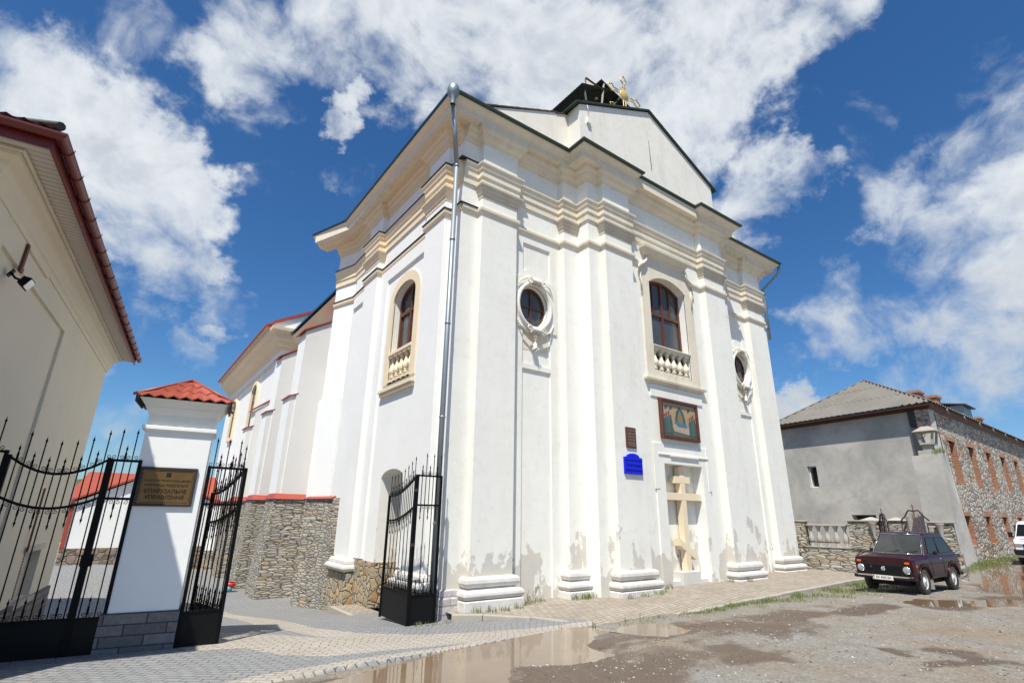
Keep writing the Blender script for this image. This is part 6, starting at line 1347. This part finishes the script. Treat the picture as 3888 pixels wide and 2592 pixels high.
# ------------------------------------------------------------------ plants and loose stones
def blades(m_, x, y, z, n, r, h, rg):
    for _ in range(n):
        a = rg.uniform(0, 6.283); d = r*math.sqrt(rg.random()); px_, py_ = x+d*math.cos(a), y+d*math.sin(a)
        hh = h*rg.uniform(.35, 1.1); b_ = rg.uniform(0, 6.283); l = rg.uniform(.1, .6)*hh; w_ = rg.uniform(.0025, .006); cx_, sx_ = math.cos(b_), math.sin(b_)
        p0 = (px_-sx_*w_, py_+cx_*w_, z-.01); p1 = (px_+sx_*w_, py_-cx_*w_, z-.01); q = (px_+cx_*l*.35, py_+sx_*l*.35, z+hh*.6)
        m_.add([p0, p1, (q[0]+sx_*w_*.8, q[1]-cx_*w_*.8, q[2]), (q[0]-sx_*w_*.8, q[1]+cx_*w_*.8, q[2]), (px_+cx_*l, py_+sx_*l, z+hh)], [(0, 1, 2, 3), (3, 2, 4)])
rg = random.Random(11)
m_ = MB()
for _ in range(900):
    t = rg.random()**.8; x = 7.5+t*13.5; y = 7.14+.35*S(x, 13, 20)-abs(rg.gauss(0, .13+.36*S(x, 9, 16)))
    if x < 9.5 and rg.random() < .6: continue
    if noise.noise((x*1.1, y*2, 4)) < -.08: continue
    blades(m_, x, y, gnd(x, y), rg.randint(4, 12), .12, .04+.05*S(x, 8, 13)*rg.uniform(.3, 1.8), rg)
for _ in range(420):
    x = rg.uniform(24, 42); y = 7.45+rg.gauss(0, .3)+(x-24)*.02; blades(m_, x, y, gnd(x, y), 12, .25, .13, rg)
tag(m_.build('verge_grass', 'grass'), 'short green grass along the kerb and behind the car', 'grass', None, 'stuff')
m_ = MB()
spots = [(6.9, 9.6), (7.3, 9.65), (7.75, 9.95), (7.9, 10.0), (8.2, 10.02), (9.0, 9.7), (9.15, 9.68), (9.4, 9.7), (9.55, 9.75), (10.1, 9.05), (10.6, 9.03), (11.1, 9.02), (11.5, 9.2), (12.0, 9.42), (14.6, 9.3), (15.2, 9.1), (6.6, 9.62), (6.3, 9.72), (11.38, 9.18), (9.25, 9.66), (9.3, 9.64), (7.55, 9.9)]
for (x, y) in spots: blades(m_, x, y, pz(x), 34, .12, .14, rg)
for x, y, z in ((5.35, 9.62, -2.0), (5.2, 9.6, -2.0), (5.62, 9.6, -2.0), (5.0, 9.7, -2.0), (1.2, 9.15, -1.9), (1.7, 9.3, -1.92), (.3, 9.2, -1.88), (.7, 9.15, -1.88)): blades(m_, x, y, z, 16, .09, .10, rg)
for x in (6.5, 7.1, 7.9, 8.3, 9.6, 11.2, 12.7): 
    y = edge_y(6.5) if x < 7 else 7.16; blades(m_, x, y+.03, gnd(x, y), 7, .05, .13, rg)
tag(m_.build('weeds', 'grass'), 'tufts of weeds at the foot of the church wall and kerb', 'weeds', None, 'stuff')
m_ = MB()
for (x, y, z) in ((28.5, 7.5, 2.95), (28.6, 7.42, 2.9), (28.4, 7.55, 2.9)): blades(m_, x, y, z-.1, 60, .2, .25, rg)
tag(m_.build('pier_weeds', 'grass'), 'green weeds growing on the ledge of the lantern pier', 'weeds', None, 'stuff')
m_ = MB(); rg = random.Random(5)
ICO = [(0, 0, 1), (.89, 0, .45), (.28, .85, .45), (-.72, .53, .45), (-.72, -.53, .45), (.28, -.85, .45), (.72, .53, -.45), (-.28, .85, -.45), (-.89, 0, -.45), (-.28, -.85, -.45), (.72, -.53, -.45), (0, 0, -1)]
IF = [(0, 1, 2), (0, 2, 3), (0, 3, 4), (0, 4, 5), (0, 5, 1), (1, 6, 2), (2, 7, 3), (3, 8, 4), (4, 9, 5), (5, 10, 1), (6, 7, 2), (7, 8, 3), (8, 9, 4), (9, 10, 5), (10, 6, 1), (11, 7, 6), (11, 8, 7), (11, 9, 8), (11, 10, 9), (11, 6, 10)]
n_ = 0
while n_ < 9000:
    d = 3.2+rg.random()**1.6*19; a = rg.uniform(R(8), R(88)); x, y = d*math.cos(a), d*math.sin(a)
    if y > 7.1 or (x < 7.4 and y > edge_y(x)-.03): continue
    k = noise.noise((x*.9, y*.9, 8))
    if k < -.05 and rg.random() < .8: continue
    z = gnd(x, y); s_ = (.004+.011*rg.random()**3)*(1+d*.035); n_ += 1
    if any(poly_sd(x, y, q['P']) > -.3 and z < q['z']+.002 for q in PUD): continue
    fl_z = rg.uniform(.4, .8); cA, sA = math.cos(a*7), math.sin(a*7)
    m_.add([(x+s_*(vx*cA-vy*sA)*rg.uniform(.8, 1.25), y+s_*(vx*sA+vy*cA)*rg.uniform(.8, 1.2), z+s_*.25+s_*vz*fl_z) for vx, vy, vz in ICO], IF)
tag(m_.build('loose_gravel', 'gravel'), 'small loose stones scattered over the dirt lane', 'gravel', None, 'stuff')
